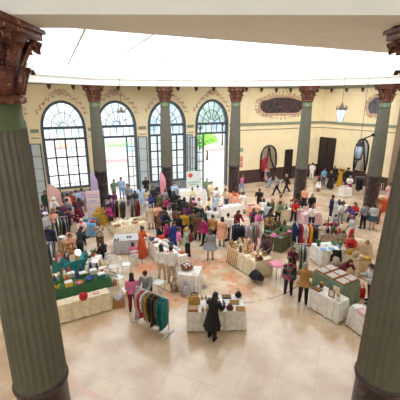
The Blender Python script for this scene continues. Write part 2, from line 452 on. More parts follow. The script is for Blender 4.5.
# ------------------------------------------------------------------ hall: paint and stone
def floor_material():
    m = bpy.data.materials.new('inlaid_marble'); m.use_nodes = True
    nt = m.node_tree; b = nt.nodes['Principled BSDF']; b.inputs['Roughness'].default_value = .17; b.inputs['IOR'].default_value = 1.75
    tc = nt.nodes.new('ShaderNodeTexCoord'); P = tc.outputs['Object']
    def mix(fac, a, c):
        x = nt.nodes.new('ShaderNodeMix'); x.data_type = 'RGBA'
        if isinstance(fac, float): x.inputs[0].default_value = fac
        else: nt.links.new(fac, x.inputs[0])
        for s, v in ((6, a), (7, c)):
            if isinstance(v, tuple): x.inputs[s].default_value = v
            else: nt.links.new(v, x.inputs[s])
        return x.outputs[2]
    def mth(op, a, c=None):
        x = nt.nodes.new('ShaderNodeMath'); x.operation = op
        for i, v in enumerate((a, c)):
            if v is None: continue
            if isinstance(v, (int, float)): x.inputs[i].default_value = v
            else: nt.links.new(v, x.inputs[i])
        return x.outputs[0]
    n = nt.nodes.new('ShaderNodeTexNoise'); n.inputs['Scale'].default_value = .9; n.inputs['Detail'].default_value = 6
    nt.links.new(P, n.inputs['Vector'])
    vr = nt.nodes.new('ShaderNodeValToRGB'); vr.color_ramp.elements[0].color = lin((202, 170, 136)); vr.color_ramp.elements[1].color = lin((232, 210, 182))
    vr.color_ramp.elements[0].position = .35; vr.color_ramp.elements[1].position = .62
    nt.links.new(n.outputs['Fac'], vr.inputs['Fac'])
    c = vr.outputs['Color']
    br = nt.nodes.new('ShaderNodeTexBrick'); br.inputs['Scale'].default_value = 1.0; br.inputs['Brick Width'].default_value = 1.0; br.inputs['Row Height'].default_value = 1.0
    br.offset = 0; br.inputs['Mortar Size'].default_value = .012
    br.inputs['Color1'].default_value = br.inputs['Color2'].default_value = (0, 0, 0, 1); br.inputs['Mortar'].default_value = (1, 1, 1, 1)
    rot = nt.nodes.new('ShaderNodeMapping'); rot.inputs['Rotation'].default_value = (0, 0, rad(23.4)); nt.links.new(P, rot.inputs['Vector']); nt.links.new(rot.outputs[0], br.inputs['Vector'])
    c = mix(mth('MULTIPLY', br.outputs['Color'], .35), c, lin((168, 140, 116)))
    # rings round the middle of the hall
    ctr = nt.nodes.new('ShaderNodeVectorMath'); ctr.operation = 'DISTANCE'; ctr.inputs[1].default_value = (1.2, 15.6, 0); nt.links.new(P, ctr.inputs[0])
    d = ctr.outputs['Value']
    for r0, w, col in ((4.15, .05, (130, 104, 90)), (11.9, .55, (222, 176, 148)), (14.6, .3, (220, 180, 156)), (9.4, .2, (224, 186, 160))):
        c = mix(mth('LESS_THAN', mth('ABSOLUTE', mth('SUBTRACT', d, r0)), w / 2), c, lin(col))
    # inlaid flowers: rosettes of peach stone
    petals = []
    for fx, fy, a, k in FLOWERS:
        petals.append((fx, fy, a, k))
    for fx, fy, rr, col in petals:
        v = nt.nodes.new('ShaderNodeVectorMath'); v.operation = 'SUBTRACT'; v.inputs[1].default_value = (fx, fy, 0); nt.links.new(P, v.inputs[0])
        sp = nt.nodes.new('ShaderNodeSeparateXYZ'); nt.links.new(v.outputs[0], sp.inputs[0])
        ang = mth('ARCTAN2', sp.outputs[1], sp.outputs[0])
        ln = nt.nodes.new('ShaderNodeVectorMath'); ln.operation = 'LENGTH'; nt.links.new(v.outputs[0], ln.inputs[0])
        edge = mth('MULTIPLY', mth('ADD', mth('MULTIPLY', mth('ABSOLUTE', mth('COSINE', mth('MULTIPLY', ang, 2.5))), .55), .45), rr)
        c = mix(mth('MULTIPLY', mth('LESS_THAN', ln.outputs['Value'], edge), .8), c, lin(col))
        c = mix(mth('LESS_THAN', ln.outputs['Value'], rr * .16), c, lin((176, 140, 110)))
    # a small grey diamond let into the floor
    g = atz(204, 287)
    v = nt.nodes.new('ShaderNodeVectorMath'); v.operation = 'SUBTRACT'; v.inputs[1].default_value = (g.x, g.y, 0); nt.links.new(P, v.inputs[0])
    sp = nt.nodes.new('ShaderNodeSeparateXYZ'); nt.links.new(v.outputs[0], sp.inputs[0])
    c = mix(mth('LESS_THAN', mth('ADD', mth('ABSOLUTE', sp.outputs[0]), mth('MULTIPLY', mth('ABSOLUTE', sp.outputs[1]), .8)), .17), c, lin((128, 122, 122)))
    nt.links.new(c, b.inputs['Base Color'])
    return m
PEACH = (222, 156, 112)
FLOWERS = []
for (px, py), r, c in (((238, 289), .55, PEACH), ((231, 277), .55, PEACH), ((248, 287), .35, (206, 150, 110)), ((247, 293), .36, (206, 148, 106)), ((204, 268), .7, PEACH), ((222, 262), .6, (226, 164, 124)),
                       ((150, 268), .7, (220, 146, 104)), ((166, 300), .6, (222, 160, 120)), ((118, 254), .55, (226, 190, 130)), ((188, 252), .5, (226, 170, 140)), ((196, 262), .5, (220, 160, 130)), ((260, 300), .3, (226, 196, 150)),
                       ((140, 268), .5, (224, 160, 120)), ((176, 300), .5, (228, 176, 140)), ((285, 250), .5, (222, 160, 124))):
    p = atz(px, py); FLOWERS.append((p.x, p.y, r, c))

WALLP = mat('cream_wall_paint', (246, 230, 190), .8, 0, .05, 1.2)
BAND = mat('sage_band_paint', (140, 146, 122), .7, 0, .06, 2)
LINEP = mat('grey_line_paint', (150, 144, 120), .7, 0, .05, 2)
WAINS = mat('brown_marble_wainscot', (70, 50, 48), .35, 0, .35, 3)
GWAINS = mat('grey_marble_wainscot', (150, 150, 156), .4, 0, .25, 3)
PLASTER = mat('white_plaster', (240, 238, 232), .8, 0, .03, 2)
IRON = mat('window_iron', (82, 90, 96), .5, .2, .1, 6)
STUCCO = mat('pink_stucco', (212, 178, 152), .7, 0, .2, 10)
GLASS = glass('clear_window_glass', (.93, .97, 1.0)); BLUEGLASS = glass('blue_window_glass', (.62, .72, .76)); REFLPANE = mat('pale_reflection_pane', (196, 212, 218), .25, 0, .04, 2)  # casement panes: window light's reflection put into an opaque pale colour
CEILGLASS = glass('skylight_glass', (.97, .98, 1.0), .03)

LW = math.hypot(1, .432); D1 = Vector((1 / LW, .432 / LW, 0)); N1 = Vector((.432 / LW, -1 / LW, 0)); W0 = Vector((-11.6, 24.6, 0))
CC = Vector((12.5, 35, 0)); _r = Vector((4.2, -6.5, 0)); D2 = _r.normalized(); N2 = Vector((-D2.y, D2.x, 0)) * -1
if N2.x > 0: N2 = -N2
def A(s, z, off=0.0): return W0 + D1 * s + N1 * off + Vector((0, 0, z))
def Bp(s, z, off=0.0): return CC + D2 * s + N2 * off + Vector((0, 0, z))
SMIN, SC_END = -7.0, (CC - W0).dot(D1)
WALL_H = 9.6
# name, s0, s1, springing z, top z, sill, door opening (a,b) or None
WINS = [(-4.0, -.85, 5.78, 7.75, .1), (.02, 3.14, 5.78, 7.75, 1.15), (3.92, 7.03, 5.78, 7.75, .02), (7.98, 11.3, 5.78, 7.78, .95), (12.2, 15.4, 5.78, 7.85, .02)]
def arch(s0, s1, zs, zt, n=20):
    c, r = (s0 + s1) / 2, (s1 - s0) / 2
    return [(c - r * math.cos(math.pi * i / n), zs + (zt - zs) * math.sin(math.pi * i / n)) for i in range(n + 1)]
def slab(mb, polys, f, th):
    for p in polys:
        a = [f(s, z, 0) for s, z in p]; b = [f(s, z, -th) for s, z in p]; n = len(p)
        mb.add(a + b, [tuple(range(n))[::-1], tuple(range(n, 2 * n))] + [(i, (i + 1) % n, n + (i + 1) % n, n + i) for i in range(n)])
mb = MB(); polys = []; prev = SMIN
for s0, s1, zs, zt, sill in WINS:
    polys.append([(prev, 0), (s0, 0), (s0, WALL_H), (prev, WALL_H)])
    ar = arch(s0, s1, zs, zt)
    for (a, za), (b, zb) in zip(ar, ar[1:]): polys.append([(a, za), (b, zb), (b, WALL_H), (a, WALL_H)])
    if sill > .05: polys.append([(s0, 0), (s1, 0), (s1, sill), (s0, sill)])
    prev = s1
polys.append([(prev, 0), (SC_END + .3, 0), (SC_END + .3, WALL_H), (prev, WALL_H)])
slab(mb, polys, A, .45)
struct(mb.build('wall_back', WALLP))
E2 = 14.0
mb = MB(); slab(mb, [[(-.4, 0), (E2, 0), (E2, WALL_H), (-.4, WALL_H)]], Bp, .45); struct(mb.build('wall_right', WALLP))
pa, pe = A(SMIN, 0), Bp(E2, 0)
def plainwall(name, p, q, th=.4, WALL_H=WALL_H):
    d = (q - p); L = d.length; d.normalize(); n = Vector((-d.y, d.x, 0))
    mb = MB(); mb.add([p, q, q + n * th, p + n * th] + [v + Vector((0, 0, WALL_H)) for v in (p, q, q + n * th, p + n * th)], [(0, 1, 2, 3), (4, 5, 6, 7), (0, 1, 5, 4), (1, 2, 6, 5), (2, 3, 7, 6), (3, 0, 4, 7)])
    struct(mb.build(name, WALLP))
FL, FR = Vector((-19, -5, 0)), Vector((21, -5, 0))
plainwall('wall_left', FL, pa); plainwall('wall_front', FR, FL, .4, 6.4); plainwall('wall_side', pe, FR)  # unseen wall_front stops short, letting in added sky light from behind the camera
mb = MB(); mb.add([FL, FR, pe, Bp(-.2, 0), A(SMIN, 0)], [(0, 1, 2, 3, 4)])
fo = struct(mb.build('floor', floor_material()))
# ceiling with an added glazed skylight, sized and placed to brighten the back walls
S0, S1, T0, T1 = 0.0, 25.0, 2.6, 16.6
RZ1 = math.atan2(D1.y, D1.x)
mb = MB()
for a0, a1, b0, b1 in ((-14, 36, -1.2, T0), (-14, 36, T1, 46), (-14, S0, T0, T1), (S1, 36, T0, T1)):
    mb.box(A((a0 + a1) / 2, WALL_H + .15, (b0 + b1) / 2), (a1 - a0, b1 - b0, .3), RZ1)
struct(mb.build('ceiling', PLASTER))
sky = struct(link('window_6', None))
mb = MB(); mb.add([A(S0, WALL_H + .25, T0), A(S1, WALL_H + .25, T0), A(S1, WALL_H + .25, T1), A(S0, WALL_H + .25, T1)], [(0, 1, 2, 3)])
mb.build('skylight_pane', CEILGLASS, sky)
mb = MB()
for i in range(1, 12): mb.box(A(S0 + (S1 - S0) * i / 12, WALL_H + .18, (T0 + T1) / 2), (.06, T1 - T0, .08), RZ1)
for i in range(1, 7): mb.box(A((S0 + S1) / 2, WALL_H + .18, T0 + (T1 - T0) * i / 7), (S1 - S0, .06, .08), RZ1)
mb.build('glazing_bar', PLASTER, sky)

# mouldings along the walls
def strip(name, f, segs, z0, z1, m, proj):
    mb = MB()
    for a, b in segs:
        vs = [f(a, z0, .0), f(b, z0, .0), f(b, z1, 0), f(a, z1, 0), f(a, z0, proj), f(b, z0, proj), f(b, z1, proj), f(a, z1, proj)]
        mb.add(vs, [(4, 5, 6, 7), (0, 4, 7, 3), (1, 2, 6, 5), (3, 7, 6, 2), (0, 1, 5, 4)])
    return struct(mb.build(name, m))
piers = []; prev = SMIN
for s0, s1, *_ in WINS: piers.append((prev, s0 - .16)); prev = s1 + .16
piers.append((prev, SC_END))
strip('trim_1', A, piers, 5.5, 5.74, BAND, .07); strip('trim_2', A, piers, 5.08, 5.14, LINEP, .04)
strip('trim_3', Bp, [(0, E2)], 5.5, 5.74, BAND, .07); strip('trim_4', Bp, [(0, E2)], 5.08, 5.14, LINEP, .04)
c1 = strip('trim_5', A, [(SMIN, SC_END)], 8.84, 9.1, BAND, .16); c2 = strip('trim_6', Bp, [(0, E2)], 8.84, 9.1, BAND, .16)
DOOR_A = (21.95, 22.8); DOOR_B = (.12, 1.95)
strip('baseboard_back', A, [(prev, DOOR_A[0]), (DOOR_A[1], SC_END)], 0, 1.3, WAINS, .06)
strip('baseboard_pier', A, [p for p in piers[1:-1]], 0, 1.15, GWAINS, .06)
strip('baseboard_sill', A, [(.02, 3.14), (7.98, 11.3)], 0, .92, GWAINS, .05)
strip('baseboard_right', Bp, [(DOOR_B[1], E2)], 0, 1.2, WAINS, .06)
strip('trim_7', Bp, [(7.75, 8.9)], 0, 9.6, mat('brown_pilaster', (138, 116, 96), .7, 0, .1, 2), .35)
def drop(parent, p):
    mb = MB(); mb.lathe([(.02, -.34), (.09, -.24), (.13, -.1), (.15, .02)], p, 8)
    o = mb.build('pendant', mat('bronze_drop', (74, 66, 56), .6), parent, True)
s = .9
while s < SC_END - .5:
    drop(c1, A(s, 8.82, .15)); s += 1.62
s = .9
while s < 9: drop(c2, Bp(s, 8.82, .15)); s += 1.62

# windows
def bar2(mb, f, p, q, w, d, off=-.12):
    (a, za), (b, zb) = p, q
    v = Vector((b - a, zb - za)); n = Vector((-v.y, v.x)).normalized() * w / 2
    c = [(a + n.x, za + n.y), (b + n.x, zb + n.y), (b - n.x, zb - n.y), (a - n.x, za - n.y)]
    vs = [f(s, z, off) for s, z in c] + [f(s, z, off - d) for s, z in c]
    mb.add(vs, [(0, 1, 2, 3), (7, 6, 5, 4), (0, 4, 5, 1), (1, 5, 6, 2), (2, 6, 7, 3), (3, 7, 4, 0)])
def ornament(parent, s0, s1, zs, zt):
    mb = MB(); c, r = (s0 + s1) / 2, (s1 - s0) / 2
    for i in range(37):
        t = math.pi * (.16 + .68 * i / 36)
        rr = .34 + .1 * math.sin(i * 1.7) + .32 * max(0, math.sin(t) - .9) * 4
        p = (c - (r + rr) * math.cos(t), zs + (zt - zs + rr) * math.sin(t))
        mb.ball(A(p[0], p[1], .03), (.075 + .03 * math.sin(i * 2.3), .04, .06 + .03 * math.cos(i * 1.9)), 7, 4)
        if i % 3 == 0:
            q = (c - (r + rr + .2) * math.cos(t + .05), zs + (zt - zs + rr + .2) * math.sin(t + .05))
            mb.tube([A(p[0], p[1], .03), A((p[0] + q[0]) / 2 + .05, (p[1] + q[1]) / 2, .06), A(q[0], q[1], .03)], [.035, .03, .012], 5)
    mb.ball(A(c, zt + .58, .05), (.2, .1, .24), 10, 6)
    for e in (-1, 1): mb.tube([A(c, zt + .55, .05), A(c + e * .3, zt + .75, .06), A(c + e * .52, zt + .5, .05), A(c + e * .4, zt + .38, .04)], [.05, .06, .045, .02], 6)
    return mb.build('stucco_garland', STUCCO, parent, True)
def leaf_panel(root, hinge, ang, w, z0, z1, sgn):
    d = (D1 * math.cos(ang) * sgn + N1 * math.sin(ang))
    def f(s, z, off): return hinge + d * s + d.cross(Vector((0, 0, 1))) * off + Vector((0, 0, z))
    mb = MB()
    for a in (.03, w - .03): bar2(mb, f, (a, z0), (a, z1), .07, .05, 0)
    for k in range(6): bar2(mb, f, (0, z0 + (z1 - z0) * k / 5), (w, z0 + (z1 - z0) * k / 5), .06 if k in (0, 5) else .035, .05, 0)
    lf = mb.build('casement', IRON, root)
    mb = MB(); mb.add([f(0, z0, -.025), f(w, z0, -.025), f(w, z1, -.025), f(0, z1, -.025)], [(0, 1, 2, 3)]); mb.build('pane', REFLPANE, lf)
for k, (s0, s1, zs, zt, sill) in enumerate(WINS):
    root = struct(link('window_%d' % (k + 1), None))
    isdoor = k in (2, 4)
    mb = MB(); ar = arch(s0, s1, zs, zt, 28); ai = arch(s0 + .2, s1 - .2, zs, zt - .2, 28)
    for i in range(28):
        q = [ar[i], ar[i + 1], ai[i + 1], ai[i]]
        vs = [A(s, z, .06) for s, z in q] + [A(s, z, -.3) for s, z in q]
        mb.add(vs, [(0, 1, 2, 3), (7, 6, 5, 4), (3, 2, 6, 7), (0, 4, 5, 1)])
    for a, b in ((s0 - .02, s0 + .2), (s1 - .2, s1 + .02)): bar2(mb, A, ((a + b) / 2, sill), ((a + b) / 2, zs), .2, .36, .06)
    bar2(mb, A, (s0, zs), (s1, zs), .2, .2); bar2(mb, A, (s0, 4.95), (s1, 4.95), .17, .16)
    if not isdoor: bar2(mb, A, (s0, sill + .05), (s1, sill + .05), .14, .3, .04)
    mb.build('window_frame', IRON, root)
    mb = MB(); c, r = (s0 + s1) / 2, (s1 - s0) / 2 - .2; rz = zt - zs - .2
    for i in range(1, 7):
        t = math.pi * i / 7; bar2(mb, A, (c - .28 * r * math.cos(t) * .8, zs + .28 * rz * math.sin(t) * .8), (c - r * math.cos(t), zs + rz * math.sin(t)), .05, .05)
    for q in (.22, .62):
        for i in range(16):
            t0, t1 = math.pi * i / 16, math.pi * (i + 1) / 16
            bar2(mb, A, (c - q * r * math.cos(t0), zs + q * rz * math.sin(t0)), (c - q * r * math.cos(t1), zs + q * rz * math.sin(t1)), .05, .05)
    for i in range(1, 6): bar2(mb, A, (s0 + (s1 - s0) * i / 6, 4.95), (s0 + (s1 - s0) * i / 6, zs), .05, .05)
    edges = [s0 + .15, s0 + .8, c, s1 - .8, s1 - .15]
    if not isdoor:
        for a in edges[1:4]: bar2(mb, A, (a, sill), (a, 4.95), .12, .1)
        for a in ((edges[1] + c) / 2, (edges[3] + c) / 2): bar2(mb, A, (a, sill), (a, 4.95), .035, .04)
        for j, w in ((1, .035), (2, .11), (3, .035), (4, .09), (5, .035)):
            z = 4.95 + (sill - 4.95) * j / (6 if k == 3 else 5.5); bar2(mb, A, (s0, z), (s1, z), w, .06)
    else:
        a0, a1 = (s1 - .82, s1) if k == 2 else (s0, s0 + .82)
        e = a0 if k == 2 else a1
        bar2(mb, A, (e, 0), (e, 4.95), .12, .1); bar2(mb, A, ((a0 + a1) / 2, 0), ((a0 + a1) / 2, 4.95), .045, .05)
        for j in range(1, 6): bar2(mb, A, (a0, 4.95 * j / 6), (a1, 4.95 * j / 6), .06, .06)
        if k == 2: bar2(mb, A, (s0 + .5, 0), (s0 + .5, 4.95), .1, .1)
    mb.build('mullion', IRON, root)
    g = BLUEGLASS if k >= 3 else GLASS
    mb = MB(); pa_ = [(s, z) for s, z in ar]
    mb.add([A(s, z, -.16) for s, z in pa_], [tuple(range(len(pa_)))])
    mb.add([A(s, z, -.16) for s, z in ((s0, 4.95), (s1, 4.95), (s1, zs), (s0, zs))], [(0, 1, 2, 3)])
    lo = [(s0, s1)] if not isdoor else ([(s1 - .82, s1), (s0, s0 + .5)] if k == 2 else [(s0, s0 + .82)])
    for a, b in lo: mb.add([A(s, z, -.16) for s, z in ((a, sill), (b, sill), (b, 4.95), (a, 4.95))], [(0, 1, 2, 3)])
    mb.build('pane', g, root)
    ornament(root, s0, s1, zs, zt)
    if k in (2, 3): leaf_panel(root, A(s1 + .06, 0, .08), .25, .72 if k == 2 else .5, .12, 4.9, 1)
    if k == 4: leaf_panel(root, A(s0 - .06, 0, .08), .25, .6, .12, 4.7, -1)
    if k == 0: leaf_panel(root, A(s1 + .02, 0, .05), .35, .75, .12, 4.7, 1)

# dark doors
def door(name, f, s0, s1, z1):
    r = struct(link(name, None))
    mb = MB(); slab(mb, [[(s0, 0), (s1, 0), (s1, z1), (s0, z1)]], lambda s, z, o: f(s, z, o + .05), .05)
    mb.build('door_leaf', DWOOD, r)
    mb = MB(); 
    for p, q in (((s0, 0), (s0, z1)), ((s1, 0), (s1, z1)), ((s0, z1), (s1, z1)), (((s0 + s1) / 2, 0), ((s0 + s1) / 2, z1))): bar2(mb, f, p, q, .1, .06, .1)
    mb.build('door_frame', mat('door_trim', (30, 24, 26), .5), r)
door('door_1', A, *DOOR_A, 3.0); door('door_2', Bp, *DOOR_B, 4.1)

# ring of columns
SHAFT = mat('green_column_stone', (101, 100, 87), .6, 0, .1, 3)
NECK = mat('green_column_neck', (98, 112, 78), .55, 0, .1, 3)
DRUM = pattern('dark_red_marble', [(50, 40, 46), (70, 55, 60), (42, 34, 40), (98, 82, 84)], 'noise', 3, .4)
CAPM = pattern('gilt_red_capital', [(88, 46, 40), (120, 66, 52), (84, 44, 40), (176, 136, 96)], 'noise', 9, .5)
def col_meshes():
    out = {}
    mb = MB(); mb.box((0, 0, .09), (1.08, 1.08, .18)); mb.lathe([(.54, .18), (.56, .23), (.54, .28), (.47, .31), (.5, .36), (.46, .42)], n=28); out['column_base'] = mb.mesh('column_base', DRUM, False)
    mb = MB(); mb.lathe([(.455, .42), (.445, 1.5), (.435, 2.72), (.47, 2.74), (.48, 2.8), (.44, 2.86)], n=32); out['drum'] = mb.mesh('drum', DRUM, True)
    mb = MB(); rings = []; nf = 24; per = 6
    for z, r in ((2.86, .45), (3.0, .45), (4.6, .43), (6.2, .38), (7.22, .342), (7.3, .342)):
        ring = []
        for i in range(nf * per):
            a = TAU * i / (nf * per); ph = (i % per) / per
            dep = .026 * math.sin(math.pi * min(1, ph / .8)) if ph < .8 and z not in (2.86, 7.3) else 0
            ring.append(((r - dep) * math.cos(a), (r - dep) * math.sin(a), z))
        rings.append(ring)
    mb.loft(rings); out['shaft'] = mb.mesh('shaft', SHAFT, False)
    mb = MB(); mb.lathe([(.357, 7.3), (.362, 7.33), (.344, 7.36), (.344, 7.66)], n=32); out['neck_band'] = mb.mesh('neck_band', NECK, True)
    mb = MB(); mb.lathe([(.37, 7.66), (.42, 7.68), (.42, 7.75), (.38, 7.78), (.39, 8.1), (.44, 8.4), (.56, 8.56)], n=24)
    for tier, (z0, z1, r0, r1, nl) in enumerate(((7.78, 8.14, .4, .53, 10), (8.02, 8.44, .42, .6, 10))):
        for i in range(nl):
            a = TAU * (i + .5 * tier) / nl; d = Vector((math.cos(a), math.sin(a), 0)); t = Vector((-d.y, d.x, 0))
            rows = []
            for q, (rr, z, w) in enumerate(((r0, z0, .09), (r0 + .05, z0 + (z1 - z0) * .5, .12), (r1 - .03, z1 - .04, .1), (r1 + .03, z1, .06), (r1 + .05, z1 - .07, .025))):
                c = d * rr + Vector((0, 0, z))
                rows.append([c - t * w - d * .025, c + d * .02, c + t * w - d * .025, c - d * .05])
            mb.loft(rows)
    for i in range(4):
        a = TAU * (i + .5) / 4; d = Vector((math.cos(a), math.sin(a), 0))
        for e in (-1, 1):
            t = Vector((-d.y, d.x, 0)) * e
            mb.tube([d * .44 + t * .2 + Vector((0, 0, 8.3)), d * .6 + t * .1 + Vector((0, 0, 8.52)), d * .72 + t * .04 + Vector((0, 0, 8.5)), d * .7 + t * .03 + Vector((0, 0, 8.4)), d * .64 + t * .03 + Vector((0, 0, 8.43))], [.03, .05, .05, .04, .02], 6)
    mb.box((0, 0, 8.62), (1.12, 1.12, .1)); mb.box((0, 0, 8.69), (1.2, 1.2, .06))
    out['capital'] = mb.mesh('capital', CAPM, True)
    return out
CM = col_meshes()
COLS = [((-2.94, 4.95), 'fluted green column filling the left edge of the photo, nearest on that side'),
        ((3.4, 5.0), 'fluted green column cutting the right edge of the photo, nearest on that side'),
        ((-7.3, 23.9), 'green column left of the open doorway with the market awnings outside'),
        ((-2.6, 25.6), 'green column standing in front of the middle of the third arched window'),
        ((2.7, 26.0), 'green column at the right side of the bright open doorway with trees outside'),
        ((7.7, 24.8), 'green column in front of the dark wall painting'),
        ((11.9, 22.2), 'green column before the dark oval painting on the right wall')]
for (x, y), lab in COLS:
    o = thing('column', lab, 'column', (x, y, 0), 0, 'ring of columns')
    for nm, me in CM.items(): link(nm, me, o)
ring = [(-10.2, 19), (-7.3, 23.9), (-2.6, 25.6), (2.7, 26.0), (7.7, 24.8), (11.9, 22.2), (13.9, 17.5), (13.5, 12.5), (9, 7.6), (3.12, 5.0), (-2.9, 4.95), (-8.2, 8), (-10.9, 13)]
mb = MB()
for p, q in zip(ring, ring[1:] + ring[:1]):
    p, q = Vector(p + (0,)), Vector(q + (0,)); d = q - p
    for z, w, h_ in ((8.92, .8, .4), (9.18, .98, .12), (9.42, .7, .36)): mb.box(((p + q) / 2) + Vector((0, 0, z)), (d.length + .5, w, h_), math.atan2(d.y, d.x))
struct(mb.build('trim_8', PLASTER))

# wall paintings and arched mirrors
def painting(label, f, pts, frame_w, m, name='wall_painting'):
    r = thing(name, label, 'painting')
    c = Vector((sum(p[0] for p in pts) / len(pts), sum(p[1] for p in pts) / len(pts)))
    mb = MB(); n = len(pts)
    mb.add([f(s, z, .06) for s, z in pts] + [f(s, z, .0) for s, z in pts], [tuple(range(n))[::-1]] + [(i, (i + 1) % n, n + (i + 1) % n, n + i) for i in range(n)])
    mb.build('canvas', m, r)
    mb = MB(); k = 0
    for i in range(n):
        p, q = Vector(pts[i]), Vector(pts[(i + 1) % n]); L = (q - p).length; t = 0
        while t < L:
            w = p.lerp(q, t / L); o = (w - c).normalized()
            for rr in (.12, .32, .5)[:(3 if frame_w > .4 else 2)]:
                k += 1; b = w + o * (rr * frame_w / .5 + .06 * math.sin(k * 2.1))
                mb.ball(f(b.x, b.y, .03), (.1 + .03 * math.sin(k), .06, .08 + .03 * math.cos(k * 1.3)), 6, 4)
            t += .26
    loop = [f(p[0] + (Vector(p) - c).normalized().x * .12 * frame_w / .5, p[1] + (Vector(p) - c).normalized().y * .12 * frame_w / .5, .03) for p in pts]; mb.tube(loop + loop[:1], .09, 6)
    mb.build('scroll_frame', STUCCO, r, True)
    return r
DK = pattern('darkened_painting', [(60, 44, 46), (84, 62, 62), (50, 40, 46), (104, 82, 78)], 'noise', 2.2, .5)
def oval(s0, s1, z0, z1, pw=2.6, n=36):
    out = []
    for i in range(n):
        a = TAU * i / n; c, s_ = math.cos(a), math.sin(a)
        out.append(((s0 + s1) / 2 + (s1 - s0) / 2 * math.copysign(abs(c) ** (2 / pw), c), (z0 + z1) / 2 + (z1 - z0) / 2 * math.copysign(abs(s_) ** (2 / pw), s_) * (1 + .09 * math.sin(5 * a))))
    return out
painting('long dark painting with wavy edge in a pale scrolled frame high on the back wall', A, oval(18.75, 23.6, 6.55, 7.95, 3.2), .5, DK)
painting('small dark grey oval painting with scrolled frame high on the right wall', Bp, oval(4.85, 6.15, 6.55, 7.95, 2.2), .35, pattern('grey_oval_painting', [(86, 84, 96), (104, 100, 110), (74, 74, 88)], 'noise', 3, .5))
def niche(label, f, s0, s1, z0, zs, z1, red):
    r = thing('arched_mirror', label, 'mirror')
    c, w = (s0 + s1) / 2, (s1 - s0) / 2
    pts = [(s0 + .05, z0), (s0 - .02, (z0 + zs) / 2), (s0, zs)] + [(c - w * math.cos(math.pi * i / 12), zs + (z1 - zs) * math.sin(math.pi * i / 12) ** .8) for i in range(1, 12)] + [(s1, zs), (s1 + .02, (z0 + zs) / 2), (s1 - .05, z0)]
    mb = MB(); n = len(pts)
    mb.add([f(s, z, .05) for s, z in pts], [tuple(range(n))[::-1]])
    mb.build('mirror_glass', mat('mirror_silver', (214, 216, 214), .3, 1, .02), r)
    mb = MB(); mb.tube([f(s, z, .08) for s, z in pts + [pts[0]]], .075, 6)
    mb.tube([f(s0 + .1, z0 + .2, .1), f(c - .2, zs - .2, .12), f(c, z1 - .1, .1)], .05, 6); mb.tube([f(s1 - .1, z0 + .2, .1), f(c + .25, zs - .1, .12), f(c, z1 - .1, .1)], .05, 6)
    mb.build('wrought_frame', mat('black_iron', (30, 26, 30), .4, .3), r, True)
    if red:
        mb = MB(); slab(mb, [[(s0 + .08, z0 + .1), (c - .1, z0 + .1), (c - .1, zs + .2), (s0 + .08, zs - .1)]], lambda s, z, o: f(s, z, o + .1), .03)
        mb.build('red_panel', mat('red_panel_paint', (176, 44, 60), .6, 0, .3, 4), r)
niche('arched mirror in black iron frame with a red panel on the back wall', A, 19.05, 20.85, .95, 2.3, 3.55, True)
niche('arched bluish mirror in black iron frame on the right wall behind the last column', Bp, 4.2, 5.45, 1.3, 3.2, 4.35, False)
# small signs
def sign(name, label, s0, s1, z0, z1, m, deco):
    r = thing(name, label, 'sign')
    mb = MB(); slab(mb, [[(s0, z0), (s1, z0), (s1, z1), (s0, z1)]], lambda s, z, o: A(s, z, o + .04), .04); pn_ = mb.build('panel', m, r)
    mb = MB(); deco(mb)
    mb.build('lettering', mat('white_print', (240, 240, 238), .5), pn_)
def running(mb):
    c, z = 16.84, 3.3
    mb.ball(A(c + .02, z + .1, .05), .035, 6, 4)
    for p, q in (((0, .07), (-.02, -.03)), ((-.02, -.03), (.06, -.12)), ((-.02, -.03), (-.1, -.1)), ((0, .05), (.09, .02)), ((0, .05), (-.08, .03))): bar2(mb, A, (c + p[0], z + p[1]), (c + q[0], z + q[1]), .03, .01, .055)
sign('exit_sign', 'small green emergency exit sign on the back wall beside the column', 16.66, 17.02, 3.14, 3.46, mat('exit_green', (20, 120, 70), .5), running)
def red_bars(z0):
    def f(mb):
        for i in range(3): bar2(mb, A, (16.74, z0 + .14 + i * .11), (16.98, z0 + .14 + i * .11), .035, .01, .055)
    return f
sign('wall_notice', 'upper of two red notices below the green exit sign', 16.68, 17.05, 2.2, 2.66, mat('notice_red', (206, 70, 80), .6), red_bars(2.2))
sign('wall_notice', 'lower of two red notices below the green exit sign', 16.68, 17.05, 1.66, 2.1, mat('notice_red', (206, 70, 80), .6), red_bars(1.66))

# hanging lanterns
def lantern(label, px, py0, py1, Y):
    t, b_ = atY(px, py0, Y), atY(px, py1, Y); hgt = t.z - b_.z
    o = thing('hanging_lantern', label, 'lantern', (t.x, Y, b_.z))
    mb = MB(); mb.tube([(0, 0, hgt), (0, 0, WALL_H + .1 - b_.z)], .012, 6); mb.build('cable', mat('lamp_cable', (60, 54, 48), .6), o)
    w = hgt * .22
    mb = MB()
    mb.lathe([(.02, hgt), (.05, hgt * .9), (w * .5, hgt * .76), (w * 1.15, hgt * .66), (w * 1.2, hgt * .62)], n=12)
    for i in range(6):
        a = TAU * i / 6; mb.tube([(w * 1.15 * math.cos(a), w * 1.15 * math.sin(a), hgt * .64), (w * 1.3 * math.cos(a), w * 1.3 * math.sin(a), hgt * .72), (w * .95 * math.cos(a), w * .95 * math.sin(a), hgt * .82)], .02, 5)
        mb.tube([(w * 1.12 * math.cos(a), w * 1.12 * math.sin(a), hgt * .64), (w * .65 * math.cos(a), w * .65 * math.sin(a), hgt * .02)], .015, 5)
    mb.build('crown', mat('lantern_bronze', (92, 78, 64), .4, .5), o, True)
    mb = MB(); mb.lathe([(w * .5, 0), (w * .62, hgt * .04), (w * 1.05, hgt * .5), (w * 1.02, hgt * .63)], n=14)
    mb.build('glass_bowl', mat('lit_opal_glass', (214, 236, 250), .3, 0, .03, emit=.8), o, True)
lantern('bronze hanging lantern with glowing glass bowl left of the last column', 342.5, 102, 122, 20)
lantern('bronze hanging lantern seen against the window of the awning doorway', 121, 106, 123, 20)
